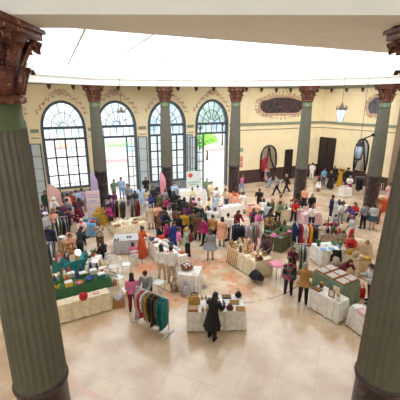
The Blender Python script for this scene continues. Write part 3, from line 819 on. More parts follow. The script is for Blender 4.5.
t = atY(360.5, 141, 20.5)
o = thing('hanging_lantern', 'slim iron lantern on a long cable in front of the bluish mirror', 'lantern', (t.x, 20.5, t.z - 1.15))
mb = MB(); mb.tube([(0, 0, 1.1), (0, 0, WALL_H + .1 - t.z + 1.15)], .012, 6); mb.build('cable', mat('lamp_cable', (60, 54, 48), .6), o)
mb = MB(); mb.tube([(0, 0, 1.15), (.2, 0, 1.3), (.55, 0, 1.45), (.68, 0, 1.5)], [.03, .04, .04, .05], 6); mb.ball((.72, 0, 1.52), .11); mb.lathe([(.03, 1.15), (.16, 1.02), (.24, .9), (.25, .86)], n=10); mb.lathe([(.02, -.05), (.16, .0), (.2, .06)], n=10)
for i in range(5): mb.tube([(.22 * math.cos(i * TAU / 5), .22 * math.sin(i * TAU / 5), .9), (.27 * math.cos(i * TAU / 5), .27 * math.sin(i * TAU / 5), .5), (.18 * math.cos(i * TAU / 5), .18 * math.sin(i * TAU / 5), .04)], .018, 5)
mb.build('iron_cage', mat('black_iron', (30, 26, 30), .4, .3), o, True)
mb = MB(); mb.lathe([(.14, .05), (.22, .45), (.2, .86)], n=12); mb.build('glass_bowl', mat('pale_blue_lamp_glass', (190, 214, 236), .2), o, True)

# ------------------------------------------------------------------ outside
mb = MB(); mb.add([A(-60, -.05, -.5), A(70, -.05, -.5), A(90, -.05, -110), A(-80, -.05, -110)], [(0, 1, 2, 3)])
struct(mb.build('ground', mat('plaza_paving', (214, 208, 200), .8, 0, .06, .8)))
def outpt(px, py, dist):
    """point on the ray at a given distance outside the window wall"""
    r = ray(px, py); t = ((W0 - N1 * dist - Vector((0, 0, H))).dot(N1)) / (r.dot(N1)); p = Vector((0, 0, H)) + r * t
    return p
LEAF = [mat('leaf_light', (150, 214, 96), .6, 0, .3, 5), mat('leaf_grey', (186, 200, 182), .6, 0, .3, 5), mat('leaf_dark', (70, 104, 66), .6, 0, .3, 5)]
def tree(label, px, py, dist, hgt, cr, m):
    p = outpt(px, py, dist); r = thing('tree', label, 'tree', (p.x, p.y, -.05), 0, 'plaza trees')
    th = hgt - cr * 1.1
    mb = MB(); mb.tube([(0, 0, 0), (.05, 0, th * .5), (0, .05, th)], [.18, .14, .1], 8)
    for i in range(5): a = i * 1.3; mb.tube([(0, 0, th * .8), (cr * .5 * math.cos(a), cr * .5 * math.sin(a), th + cr * .5)], [.07, .03], 5)
    mb.build('trunk', mat('bark', (104, 86, 70), .8), r, True)
    mb = MB()
    for i in range(700):
        u = Vector((RND.gauss(0, 1), RND.gauss(0, 1), RND.gauss(0, 1))).normalized() * cr * (.55 + .5 * RND.random()); u.z *= .8
        c = Vector((0, 0, th + cr * .75)) + u; a = Vector((RND.gauss(0, 1), RND.gauss(0, 1), RND.gauss(0, 1))).normalized(); b = a.orthogonal().normalized(); k = .16 + .12 * RND.random()
        mb.add([c - a * k, c + b * k * .5, c + a * k, c - b * k * .5], [(0, 1, 2, 3)])
    mb.build('foliage', m, r)
tree('bright green small tree beyond the right open doorway', 207, 160, 14, 3.1, 1.5, LEAF[0])
tree('grey green tree standing behind the bright green one outside', 200, 154, 24, 6.4, 2.4, LEAF[1])
tree('tall grey green tree at the far right of the right doorway outside', 222, 153, 27, 6.8, 2.4, LEAF[1])
def gazebo(label, px, py, dist, w, h0, h1, m, rz=0.4):
    p = outpt(px, py, dist); r = thing('market_tent', label, 'tent', (p.x, p.y, -.05), rz, 'market tents outside')
    mb = MB(); a = w / 2
    mb.add([(-a, -a, h0), (a, -a, h0), (a, a, h0), (-a, a, h0), (0, 0, h1), (-a, -a, h0 - .3), (a, -a, h0 - .3), (a, a, h0 - .3), (-a, a, h0 - .3)], [(0, 1, 4), (1, 2, 4), (2, 3, 4), (3, 0, 4), (0, 5, 6, 1), (1, 6, 7, 2), (2, 7, 8, 3), (3, 8, 5, 0)])
    mb.build('canopy', m, r)
    for x in (-a, a):
        for y in (-a, a):
            mb = MB(); mb.tube([(x * .97, y * .97, 0), (x * .97, y * .97, h0)], .03, 6); mb.build('pole', METAL, r)
gazebo('green market tent roof outside the left open doorway', 121, 166, 17, 3.4, 2.5, 3.1, mat('green_canvas', (150, 226, 140), .7))  # tent canvases are paled: outdoor overexposure put into their colours
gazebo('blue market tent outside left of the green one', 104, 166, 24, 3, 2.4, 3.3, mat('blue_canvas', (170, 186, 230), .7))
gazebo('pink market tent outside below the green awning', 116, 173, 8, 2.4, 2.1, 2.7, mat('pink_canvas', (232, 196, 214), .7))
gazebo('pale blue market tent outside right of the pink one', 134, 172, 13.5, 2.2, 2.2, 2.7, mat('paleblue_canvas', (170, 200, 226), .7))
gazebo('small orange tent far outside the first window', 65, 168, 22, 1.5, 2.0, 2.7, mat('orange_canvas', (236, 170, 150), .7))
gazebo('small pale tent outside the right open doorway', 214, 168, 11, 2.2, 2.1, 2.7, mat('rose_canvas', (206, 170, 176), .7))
p = outpt(176, 150, 38)
b_ = thing('apartment_building', 'long pale building across the plaza seen faintly through the windows', 'building', (p.x, p.y, -.05), math.atan2(D1.y, D1.x))
mb = MB(); mb.box((0, 4, 7), (70, 8, 14)); bw_ = mb.build('wall', mat('pale_facade', (206, 212, 220), .8, 0, .06, .5), b_)
for i in range(20):
    for z in (3.2, 7, 10.8):
        mb = MB(); mb.box((-32 + i * 3.4, -.02, z), (1.5, .12, 2.2)); mb.build('window_opening', mat('facade_glass', (172, 188, 204), .2), bw_)

# ------------------------------------------------------------------ daylight
w = bpy.data.worlds.new('sky'); SC.world = w; w.use_nodes = True
nt = w.node_tree; bg = nt.nodes['Background']
tc = nt.nodes.new('ShaderNodeTexCoord'); sp = nt.nodes.new('ShaderNodeSeparateXYZ'); nt.links.new(tc.outputs['Generated'], sp.inputs[0])
mr = nt.nodes.new('ShaderNodeMapRange'); nt.links.new(sp.outputs[2], mr.inputs[0]); mr.inputs[1].default_value = 0; mr.inputs[2].default_value = 1
mr.inputs[3].default_value = SKY_LO; mr.inputs[4].default_value = SKY_HI
nt.links.new(mr.outputs[0], bg.inputs['Strength']); bg.inputs['Color'].default_value = (.93, .97, 1, 1)
sun = bpy.data.lights.new('sun', 'SUN'); sun.energy = SUN_E; sun.angle = rad(50); sun.color = (1, .95, .86)
so = bpy.data.objects.new('sun', sun); COL.objects.link(so); so.rotation_euler = (rad(58), 0, rad(-14))
# ------------------------------------------------------------------ stalls
def folds_cloth(L, W, h, drop, seed, corner=.05, flare=.06):
    rr = random.Random(seed); per = []
    n = 18
    for i in range(n): per.append((-L / 2 + L * i / n, -W / 2, 0, -1))
    m = max(6, int(n * W / L))
    for i in range(m): per.append((L / 2, -W / 2 + W * i / m, 1, 0))
    for i in range(n): per.append((L / 2 - L * i / n, W / 2, 0, 1))
    for i in range(m): per.append((-L / 2, W / 2 - W * i / m, -1, 0))
    N = len(per); mb = MB(); rings = []
    ph = rr.random() * 6
    for q, t in enumerate((0, .04, .35, .7, 1.0)):
        ring = []
        for i, (x, y, nx, ny) in enumerate(per):
            k = flare * t + (.022 * math.sin(i * 1.9 + ph) + .014 * math.sin(i * 3.1 + ph)) * min(1, t * 1.6)
            if i in (0, n, n + m, 2 * n + m): nx, ny = (math.copysign(.7, x), math.copysign(.7, y)); k += .03 * t
            ring.append((x + nx * (k + .012), y + ny * (k + .012), h + .014 - t * drop + (.01 * math.sin(i) if q == 4 else 0)))
        rings.append(ring)
    vs = [p for r in rings for p in r]; fs = [tuple(range(N))]
    for k in range(4):
        for i in range(N): j = (i + 1) % N; fs.append((k * N + i, (k + 1) * N + i, (k + 1) * N + j, k * N + j))
    mb.add(vs, fs)
    return mb
GOODS = {}
RECTS = []
def good(kind, c):
    key = (kind, c)
    if key in GOODS: return GOODS[key]
    mb = MB(); m = hue(c); m2 = None; sm = True
    if kind == 'book': mb.box((0, 0, .016), (.17, .24, .032)); mb.box((.004, 0, .016), (.166, .23, .024), 0, 1); m2 = hue('cream'); sm = False
    elif kind == 'box': mb.box((0, 0, .06), (.2, .15, .12)); mb.box((0, 0, .13), (.21, .16, .03), 0, 1); m2 = hue('white'); sm = False
    elif kind == 'bowl': mb.lathe([(.05, 0), (.06, .01), (.12, .06), (.135, .09), (.125, .09), (.1, .05), (.04, .02)], n=14)
    elif kind == 'vase': mb.lathe([(.05, 0), (.085, .07), (.08, .13), (.035, .2), (.05, .25), (.04, .25), (.025, .2)], n=12)
    elif kind == 'jar': mb.lathe([(.055, 0), (.06, .02), (.06, .12), (.045, .14)], n=12); mb.lathe([(.05, .14), (.05, .17), (.02, .175)], n=12, mi=1); m2 = hue('gold')
    elif kind == 'plate': mb.lathe([(.06, 0), (.07, .008), (.125, .025), (.12, .03), (.06, .014)], n=18); mb.lathe([(.055, .0145), (.03, .016)], n=14, mi=1); m2 = hue('skyblue')
    elif kind == 'folded_cloth':
        for k in range(3): mb.box((0, 0, .018 + k * .028), (.26 - .01 * k, .2, .026), .03 * k)
        sm = False
    elif kind == 'pouch': mb.lathe([(.06, 0), (.1, .03), (.1, .08), (.04, .13), (.06, .16), (.03, .16)], n=12)
    elif kind == 'figurine': mb.lathe([(.06, 0), (.06, .02), (.03, .04), (.055, .1), (.05, .15), (.02, .18)], n=10); mb.ball((0, 0, .21), .04)
    elif kind == 'hat': mb.lathe([(.16, 0), (.17, .012), (.1, .018), (.092, .09), (.06, .11), (.01, .112)], n=18)
    elif kind == 'necklace_bust': mb.lathe([(.07, 0), (.07, .015), (.03, .03), (.03, .06), (.1, .12), (.11, .17), (.04, .22), (.035, .28)], n=12)
    elif kind == 'photo_frame': mb.box((0, 0, .12), (.18, .02, .24)); mb.box((0, -.011, .12), (.13, .01, .18), 0, 1); m2 = hue('cream'); sm = False
    elif kind == 'potted_plant':
        mb.lathe([(.05, 0), (.075, .1), (.08, .11), (.06, .105)], n=12)
        for i in range(14):
            a = i * 2.4; mb.tube([(0, 0, .1), (.06 * math.cos(a), .06 * math.sin(a), .2), (.12 * math.cos(a), .12 * math.sin(a), .19 + .06 * (i % 3))], [.006, .03, .004], 5, 1, .3)
        m2 = mat('houseplant_leaf', (60, 120, 60), .5, 0, .3, 10)
    elif kind == 'sandal': 
        for e in (-1, 1):
            mb.loft([[(e * .055 + .04 * w * math.cos(TAU * k / 8), y, .012 + .012 * math.sin(TAU * k / 8)) for k in range(8)] for y, w in ((-.13, .5), (-.09, 1), (0, .75), (.08, .8), (.12, .4))])
            mb.tube([(e * .055 - .04, -.05, .015), (e * .055, -.06, .06), (e * .055 + .04, -.05, .015)], .012, 5, 1)
        m2 = hue('brown')
    elif kind == 'bracelet_tray':
        mb.box((0, 0, .012), (.26, .2, .024)); 
        for i in range(3):
            for j in range(2):
                c0 = (-.08 + i * .08, -.045 + j * .09, .034); mb.tube([(c0[0] + .03 * math.cos(TAU * k / 10), c0[1] + .03 * math.sin(TAU * k / 10), c0[2]) for k in range(11)], .009, 5, 1)
        m2 = hue('gold'); sm = False
    elif kind == 'handbag':
        mb.loft([[(w * math.cos(TAU * k / 12) * .17, .07 * d * math.sin(TAU * k / 12), z) for k in range(12)] for z, w, d in ((0, .9, 1), (.03, 1, 1.1), (.14, .95, .9), (.22, .8, .5))])
        mb.tube([(-.1, 0, .2), (-.08, 0, .32), (0, 0, .37), (.08, 0, .32), (.1, 0, .2)], .01, 5, 1); m2 = hue('darkbrown')
    elif kind == 'scarf': 
        mb.loft([[(x + .03 * math.sin(k), .05 * w * math.cos(TAU * k / 8), .03 + .03 * math.sin(TAU * k / 8)) for k in range(8)] for x, w in ((-.16, .4), (-.1, 1), (0, 1.3), (.1, .9), (.16, .3))])
    elif kind == 'card': mb.box((0, 0, .006), (.15, .11, .012)); mb.box((0, 0, .0125), (.1, .06, .002), 0, 1); m2 = hue('white' if c != 'white' else 'pink'); sm = False
    me = mb.mesh(kind, [m] + ([m2] if m2 else []), sm)
    GOODS[key] = me
    return me
PHRASE = dict(book='book', box='lidded gift box', bowl='bowl', vase='vase', jar='jar', plate='plate', folded_cloth='stack of folded cloth', pouch='pouch', figurine='figurine', hat='brimmed hat',
              necklace_bust='necklace bust', photo_frame='photo frame', potted_plant='potted plant', sandal='pair of sandals', bracelet_tray='tray of bracelets', handbag='handbag', scarf='rolled scarf', card='card')
GCOUNT = {}
EXT = dict(book=(.095, .125), box=(.11, .085), bowl=(.137, .137), vase=(.087, .087), jar=(.062, .062), plate=(.127, .127), folded_cloth=(.14, .11), pouch=(.102, .102), figurine=(.062, .062), hat=(.172, .172),
           necklace_bust=(.112, .072), photo_frame=(.095, .03), potted_plant=(.128, .128), sandal=(.1, .135), bracelet_tray=(.14, .11), handbag=(.18, .085), scarf=(.18, .07), card=(.078, .06))
def put_good(kind, c, x, y, z, rz, where):
    me = good(kind, c)
    o = link('sandals' if kind == 'sandal' else kind, me, None, (x, y, z), rz)
    k = 1.3; o.scale = (k, k, k)
    lab = '%s %s on %s' % (WORD.get(c, c), PHRASE[kind], where)
    GCOUNT.setdefault(lab, []).append(o)
    tag(o, lab, {'necklace_bust': 'display stand', 'photo_frame': 'frame', 'potted_plant': 'plant', 'bracelet_tray': 'tray', 'folded_cloth': 'cloth', 'sandal': 'sandals'}.get(kind, kind))
    return o
def stall(p0, p1, width, clothc, where, label, kinds=(), cols=(), h=.75, drop=None, step=.3, fill=.9, seed=1, legs=True, keep=()):
    """p0, p1: pixels of the two ends of the table's centre line"""
    a, b = atz(p0[0], p0[1], h), atz(p1[0], p1[1], h)
    c = (a + b) / 2; d = b - a; L = d.length; rz = math.atan2(d.y, d.x)
    RECTS.append((c.x, c.y, rz, L / 2, width / 2, h))
    t = thing('trestle_table', 'trestle table of ' + where, 'table', (c.x, c.y, 0), rz, 'market tables')
    mb = MB(); mb.box((0, 0, h - .02), (L - .03, width - .03, .035)); mb.build('tabletop', WOOD if clothc is None else hue('lightgrey'), t)
    for sx in (-1, 1):
        for sy in (-1, 1):
            mb = MB(); mb.tube([(sx * (L / 2 - .09), sy * (width / 2 - .09), 0), (sx * (L / 2 - .09), sy * (width / 2 - .09), h - .04)], .018, 6); mb.build('leg', METAL, t)
    if clothc is None: t['label'] = label
    if clothc:
        ck = folds_cloth(L, width, h, drop if drop else h - .03, seed).build('tablecloth', cloth(clothc), None, False)
        ck.location = (c.x, c.y, 0); ck.rotation_euler = (0, 0, rz); tag(ck, label, 'tablecloth')
    R = random.Random(seed * 7 + 3); top = h + (.016 if clothc else 0)
    step *= .92; step *= .8; nx, ny = max(1, int((L - .06) / step)), max(1, int((width - .04) / step))
    out = []; taken = []
    if kinds:
        for i in range(nx):
            for j in range(ny):
                if R.random() > fill: continue
                x = -L / 2 + L * (i + .5) / nx + R.uniform(-.02, .02); y = -width / 2 + width * (j + .5) / ny + R.uniform(-.02, .02)
                for tr_ in range(6):
                    k = R.choice(kinds); cc = R.choice(cols); ex, ey = EXT.get(k, (.13, .13)); ex *= 1.3; ey *= 1.3
                    if all(abs(x - a_) > ex + b_ or abs(y - c_) > ey + d_ for a_, b_, c_, d_ in taken): break
                else: continue
                wx, wy = c.x + x * math.cos(rz) - y * math.sin(rz), c.y + x * math.sin(rz) + y * math.cos(rz)
                if any((Vector((wx, wy)) - atz(q[0], q[1], top).to_2d()).length < q[2] + ex for q in keep): continue
                if abs(x) + ex * .8 > L / 2 or abs(y) + ey * .8 > width / 2: x = max(-L / 2 + ex * .8, min(L / 2 - ex * .8, x)); y = max(-width / 2 + ey * .8, min(width / 2 - ey * .8, y))
                if not all(abs(x - a_) > ex + b_ or abs(y - c_) > ey + d_ for a_, b_, c_, d_ in taken): continue
                taken.append((x, ex, y, ey))
                px, py = c.x + x * math.cos(rz) - y * math.sin(rz), c.y + x * math.sin(rz) + y * math.cos(rz)
                out.append(put_good(k, cc, px, py, top, rz + R.uniform(-.1, .1), where))
    return c, rz, L, top
# ------------------------------------------------------------------ clothes rails
HANG = {}
def hang_mesh(style, c):
    key = (style, c)
    if key in HANG: return HANG[key]
    R = random.Random(len(HANG) * 5 + 1); mb = MB(); n = 16
    L = {'shirt': .72, 'coat': 1.02, 'dress': 1.14, 'trousers': .95}[style]
    if style == 'trousers': pr = [(.0, .15), (.05, .17), (.5, .16), (.8, .15), (1, .17)]
    else: pr = [(0, .05), (.03, .12), (.09, .21), (.2, .225), (.45, .19 if style == 'dress' else .21), (.75, .24 if style == 'dress' else .22), (1, .29 if style == 'dress' else .225)]
    rings = []
    for t, w in pr:
        th = .022 + .02 * min(1, t * 2)
        rings.append([(th * math.cos(TAU * k / n) + .012 * t * math.sin(5 * TAU * k / n + L * 9), w * math.sin(TAU * k / n), -.06 - t * L) for k in range(n)])
    mb.loft(rings)
    if style in ('shirt', 'coat'):
        for e in (-1, 1): mb.tube([(0, e * .17, -.12), (.01, e * .25, -.3), (.01, e * .255, -.62 if style == 'shirt' else -.7)], [.036, .034, .03], 8)
    g = mb.mesh(style, cloth(c), True)
    mb = MB(); mb.tube([(0, 0, -.07), (0, .0, -.02)] + [(0, .026 * math.sin(q), .02 - .026 * math.cos(q)) for q in (.3, .9, 1.6, 2.3, 3.1, 3.9)], .006, 5); mb.tube([(0, -.18, -.12), (0, 0, -.065), (0, .18, -.12)], .008, 5)
    HANG[key] = (g, mb.mesh('hanger', METAL, True))
    return HANG[key]
ORD = ['first', 'second', 'third', 'fourth', 'fifth', 'sixth', 'seventh', 'eighth', 'ninth', 'tenth', 'eleventh', 'twelfth', 'thirteenth', 'fourteenth', 'fifteenth', 'sixteenth']
def rail(p0, p1, h, where, items, tilt=.0, fan=0.0):
    a, b = atz(p0[0], p0[1], h), atz(p1[0], p1[1], h); c = (a + b) / 2; d = b - a; L = d.length; rz = math.atan2(d.y, d.x)
    RECTS.append((c.x, c.y, rz, L / 2, .27, h))
    t = thing('clothes_rail', 'metal clothes rail, ' + where, 'clothes rail', (c.x, c.y, 0), rz)
    mb = MB(); mb.tube([(-L / 2, 0, h), (L / 2, 0, h)], .016, 8); mb.build('rail', METAL, t)
    for e in (-1, 1):
        mb = MB(); mb.tube([(e * L / 2, 0, .05), (e * L / 2, 0, h + .01)], .016, 8); up_ = mb.build('upright', METAL, t)
        mb = MB(); mb.tube([(e * L / 2, -.26, .03), (e * L / 2, .26, .03)], .018, 8); mb.build('foot', METAL, up_)
    n = len(items)
    for i, it in enumerate(items):
        st, cc = it.split(); x = -L / 2 + .1 + (L - .2) * (i + .5) / n
        g, hg = hang_mesh(st, cc)
        o = link('hanging_' + st, g, None, (c.x + x * math.cos(rz), c.y + x * math.sin(rz), h - .02), rz + tilt + fan * (i / n - .5) + RND.uniform(-.06, .06))
        link('hanger', hg, o)
        tag(o, '%s %s, %s from left on the %s' % (WORD.get(cc, cc), st, ORD[i], where.split(',')[0]), 'trousers' if st == 'trousers' else st, 'garments on the ' + where.split(',')[0])
    return c, rz, L
# ------------------------------------------------------------------ chairs
def chair_meshes():
    out = []
    mb = MB(); mb.loft([[(.21 * w * math.copysign(abs(math.cos(TAU * k / 20)) ** .5, math.cos(TAU * k / 20)), .21 * w * math.copysign(abs(math.sin(TAU * k / 20)) ** .5, math.sin(TAU * k / 20)), z) for k in range(20)] for z, w in ((.425, .9), (.43, 1), (.452, 1), (.455, .95), (.445, .8))]); out.append(('seat', mb.mesh('seat', WHITE_PLASTIC, True), (0, 0, 0)))
    mb = MB()
    for z0, w in ((.82, .19), (.62, .2)): mb.tube([(-w, .2 + (z0 - .45) * .2, z0), (0, .235 + (z0 - .45) * .2, z0 + .02), (w, .2 + (z0 - .45) * .2, z0)], [.035, .045, .035], 8, 0, .35)
    for x in (-.19, -.095, 0, .095, .19): mb.tube([(x, .2, .44), (x, .215, .62), (x * .95, .275, .83)], [.018, .016, .016], 6)
    out.append(('backrest', mb.mesh('backrest', WHITE_PLASTIC, True), (0, 0, 0)))
    mb = MB(); mb.tube([(0, 0, .44), (.01, .01, .2), (.03, .03, 0)], [.022, .018, .016], 7); lg = mb.mesh('leg', WHITE_PLASTIC, True)
    for x, y, r in ((.17, .17, 0), (-.17, .17, math.pi / 2), (-.17, -.17, math.pi), (.17, -.17, -math.pi / 2)): out.append(('leg', lg, (x, y, 0), r))
    return out
CHM = chair_meshes()
def chair(label, x, y, rz, group=None):
    r = thing('plastic_chair', label, 'chair', (x, y, 0), rz, group)
    for c in CHM: link(c[0], c[1], r, c[2], c[3] if len(c) > 3 else 0)
    return r
for px, py, rz, lab in ((118, 277, 150, 'white plastic chair beside the green fronted stall'), (127.5, 289, -60, 'white plastic chair just left of the woman with long black hair at the bottom'),
                        (133.5, 256, 200, 'white plastic chair under the child in bright pink'), (158.5, 282, 60, 'white plastic chair right of the bottom clothes rail, before the two white shirts'),
                        (126, 264, 100, 'white plastic chair between the pink child and the empty chair by the green stall'), (113.5, 266, 20, 'rear white plastic chair behind the empty chairs at left')):
    p = atz(px, py, .45); chair(lab, p.x, p.y, rad(rz))

ST = {}
RESV = dict(books=[(77.7, 254, .22), (68, 252, .3)], basket=[(187, 268.5, .34)], whitefront=[(83.5, 297, .2)])
def S(key, *a, **k):
    k['keep'] = RESV.get(key, [])
    ST[key] = stall(*a, **k)
MIX = ('red', 'teal', 'yellow', 'royal', 'green', 'white', 'orange', 'cream')
S('green', (52, 284.5), (106, 271), 1.15, 'green', 'the green covered stall at lower left', 'dark green cloth over the stall at lower left', ('box', 'bowl', 'potted_plant', 'folded_cloth', 'plate', 'figurine'), MIX, .95, .4, .27, .95, 2)
S('whitefront', (56, 304), (108, 290.5), .38, 'cream', 'the cream cloth in front of the green stall', 'cream cloth hanging on the low table in front of the green stall', ('card', 'jar'), ('white', 'red', 'brown'), .72, None, .36, .35, 3)
S('books', (57, 263), (84, 254), 1.0, 'teal', 'the teal stall behind the green one at left', 'teal cloth with crafts near the glowing globe lamp', ('book', 'photo_frame', 'jar', 'card', 'handbag', 'vase'), ('teal', 'white', 'cream', 'rust', 'gold', 'pink', 'darkteal'), .8, None, .27, .95, 4)
S('crafts', (89, 259), (99, 259), .8, 'white', 'the little white craft table near the black coat', 'white cloth on the small craft table near the woman in the black coat', ('potted_plant', 'figurine', 'bowl', 'pouch'), ('green', 'red', 'white', 'yellow', 'teal'), .8, None, .26, .9, 5)
S('bright', (82, 222), (96, 222), .9, 'skyblue', 'the blue stall under the pastel banner', 'sky blue cloth on the stall under the pastel banner', ('bowl', 'pouch', 'folded_cloth', 'box'), ('red', 'royal', 'teal', 'magenta', 'white'), .75, None, .27, .95, 6)
S('lamp', (95, 212), (105, 212), .8, 'mustard', 'the mustard stall left of the long clothes rail', 'mustard cloth on the stall left of the long clothes rail', ('jar', 'bowl', 'pouch', 'figurine'), ('yellow', 'cream', 'orange', 'gold'), .8, None, .27, .9, 7)  # yellow lamplight put into the colours of this cloth and its yellowish goods
S('creamt', (113, 225), (143, 219.5), 1.1, 'cream', 'the wide cream table below the long clothes rail', 'cream cloth on the wide table below the long clothes rail', ('folded_cloth', 'scarf', 'sandal', 'handbag', 'bracelet_tray'), ('beige', 'tan', 'cream', 'brown', 'maroon'), .6, None, .34, .5, 8)
S('greyt', (114, 238), (138, 236.5), .9, 'lightgrey', 'the pale grey table in the middle left', 'pale grey cloth on the long table left of the orange dress', ('bracelet_tray', 'sandal', 'card'), ('white', 'black', 'brown'), .75, None, .34, .4, 9)
S('long', (155.5, 238.5), (179.5, 257), .85, 'white', 'the long white table beside the orange dress', 'white cloth on the long diagonal table beside the orange dress', ('bracelet_tray', 'box', 'book', 'bowl', 'folded_cloth', 'card'), ('white', 'red', 'navy', 'brown', 'beige', 'black'), .78, None, .28, .95, 10)
S('basket', (180, 269.5), (200, 271.5), .85, 'white', 'the white table holding the woven basket', 'white cloth on the table holding the woven basket', ('card', 'box', 'jar'), ('white', 'cream', 'beige'), .78, None, .34, .45, 11)
S('leather', (189, 304), (243, 303), 1.0, 'white', 'the bottom centre stall round the black coat', 'white cloth on the bottom centre stall in front of the black coat', ('pouch', 'handbag', 'bracelet_tray', 'sandal', 'folded_cloth'), ('tan', 'brown', 'copper', 'black', 'beige', 'gold', 'charcoal'), .75, None, .26, .97, 12)
S('diag', (236, 244.5), (264, 260.5), .95, 'cream', 'the long cream table in the right centre', 'cream cloth on the long diagonal table right of centre', ('bracelet_tray', 'bowl', 'pouch', 'necklace_bust', 'card', 'figurine'), ('tan', 'copper', 'beige', 'brown', 'cream', 'peach'), .8, None, .3, .85, 13)
S('pinktop', (273, 264.5), (281, 262), .5, 'rose', 'the small pink topped table', 'short rose pink cloth on the small table at the end of the long cream table', ('folded_cloth',), ('palepink', 'red'), .72, .06, .4, .5, 14)
S('mid', (272, 237), (289, 226), 1.15, 'olive', 'the crowded table left of the colourful clothes rail', 'olive cloth on the crowded table left of the colourful clothes rail', ('potted_plant', 'vase', 'bowl', 'plate', 'pouch', 'hat'), ('green', 'black', 'white', 'brown', 'pink', 'olive'), .75, None, .29, .95, 15)
S('thin', (220, 207.5), (240, 204), .6, 'white', 'the slim white table in the middle distance', 'white cloth on the slim table left of the woman in the white dress', ('card', 'jar', 'bracelet_tray'), ('white', 'pink', 'skyblue'), .75, None, .33, .5, 16)
S('creamsmall', (279, 209), (290, 208), .7, 'cream', 'the small cream table near the walkers', 'cream cloth on the small table below the two walkers in black', ('bowl', 'vase', 'jar'), ('green', 'white', 'black', 'red'), .8, None, .28, .8, 17)
S('pinkheap', (300, 212.5), (317, 211.5), 1.2, 'palepink', 'the pale pink stall before the painted wall column', 'pale pink cloth on the stall in front of the man in the black vest', ('folded_cloth', 'scarf', 'pouch', 'hat'), ('palepink', 'white', 'beige', 'black', 'pink'), .75, None, .29, .95, 18)
S('jewel', (336, 206), (346, 204.5), .7, 'white', 'the tall white display table beside the navy suit', 'white cloth on the tall display table beside the man in the navy suit', ('necklace_bust', 'bracelet_tray'), ('black', 'charcoal', 'silver'), .95, None, .3, .9, 19)
S('plates', (317, 247.5), (338, 245.5), .95, 'white', 'the white table of plates left of the red jacket', 'white cloth on the table of plates left of the red jacket', ('plate', 'bowl', 'potted_plant'), ('white', 'skyblue', 'green', 'cream'), .8, None, .28, .95, 20)
S('floorheap', (318, 230), (342, 230), 1.3, 'mottled', 'the low crowded stall above the table of plates', 'mottled brown cloth on the low stall above the table of plates', ('pouch', 'bowl', 'figurine', 'sandal', 'vase', 'scarf'), ('white', 'brown', 'red', 'maroon', 'navy', 'green', 'red', 'beige'), .5, None, .29, .9, 21)
S('trays', (322, 268), (352, 284), .95, 'sage', 'the sage green table of wooden trays', 'sage green cloth on the table of wooden trays at lower right', (), (), .95, None, .3, .9, 22)
S('frames', (316, 287), (344, 301.5), .6, 'white', 'the white table in front of the wooden trays', 'white cloth on the table in front of the wooden trays', ('photo_frame', 'bowl', 'jar', 'bracelet_tray'), ('white', 'cream', 'brown', 'maroon'), .78, None, .34, .6, 23)
S('corner', (357, 313), (369, 309.5), .65, 'white', 'the corner table at the bottom right', 'white cloth on the corner table at the bottom right', ('folded_cloth', 'bracelet_tray', 'pouch'), ('pink', 'white', 'red', 'palepink'), .7, None, .3, .9, 24)
S('counter', (178, 190.5), (204, 188.5), .9, 'white', 'the white counter before the right doorway', 'white cloth on the long counter in front of the bright doorway', ('card', 'jar', 'book'), ('charcoal', 'white', 'skyblue', 'brown'), 1.0, None, .4, .5, 25)
S('counter2', (132, 192), (147, 190), .8, 'paleblue', 'the pale blue counter before the left doorway', 'pale blue cloth on the counter in front of the middle window', ('card', 'jar'), ('white', 'brown'), .95, None, .4, .4, 26)
S('orangegoods', (227, 195), (241, 194.5), .8, 'peach', 'the peach stall at the foot of the doorway column', 'peach cloth on the stall at the foot of the doorway column', ('folded_cloth', 'pouch', 'bowl'), ('orange', 'rust', 'peach', 'copper'), .8, None, .28, .9, 27)
S('peachgoods', (250, 206.5), (259, 206), .95, 'peach', 'the peach covered stall right of the white dress', 'peach cloth on the stall right of the woman in the white dress', ('folded_cloth', 'bowl', 'scarf'), ('peach', 'orange', 'palepink', 'rust'), .75, None, .29, .9, 28)
S('rightfar', (377, 197), (389, 201), 1.0, 'orange', 'the orange stall behind the last column', 'orange cloth on the stall right of the last column', ('folded_cloth', 'pouch', 'scarf'), ('orange', 'peach', 'white', 'mustard'), .8, None, .29, .9, 29)
S('stripes', (342, 188), (349, 187.2), .65, 'white', 'the white stall below the black hat', 'white cloth on the stall below the person in the black hat', ('folded_cloth', 'scarf'), ('white', 'lightgrey', 'palepink'), .75, None, .3, .95, 30)
S('yellowbag', (352, 258), (364, 256), .9, 'beige', 'the beige table right of the red jacket', 'beige cloth on the table right of the woman in the red jacket', ('handbag', 'pouch', 'folded_cloth'), ('yellow', 'mustard', 'white', 'beige'), .75, None, .32, .8, 31)
S('outer', (355, 240), (372, 243), .8, 'beige', 'the beige table of hats near the right column', 'beige cloth on the table near the big right column', ('hat', 'pouch', 'scarf'), ('tan', 'mustard', 'orange', 'cream'), .7, None, .34, .8, 32)
S('leftback', (58, 212), (72, 209), .9, 'palepink', 'the pale stall near the first window', 'pale pink cloth on the stall near the first arched window', ('folded_cloth', 'pouch', 'box'), ('white', 'maroon', 'grey', 'peach'), .75, None, .3, .8, 33)
S('lowleft', (60, 240), (78, 236), .9, 'beige', 'the beige stall behind the navy jacket', 'beige cloth on the stall to the right of the navy jacket', ('pouch', 'folded_cloth', 'bowl', 'jar'), ('peach', 'white', 'burgundy', 'tan'), .75, None, .28, .9, 34)
S('midcentre', (186, 205), (200, 203.5), .8, 'lightgrey', 'the grey stall amid the central crowd', 'light grey cloth on the stall amid the central crowd', ('folded_cloth', 'pouch'), ('white', 'pink', 'grey'), .75, None, .3, .8, 35)

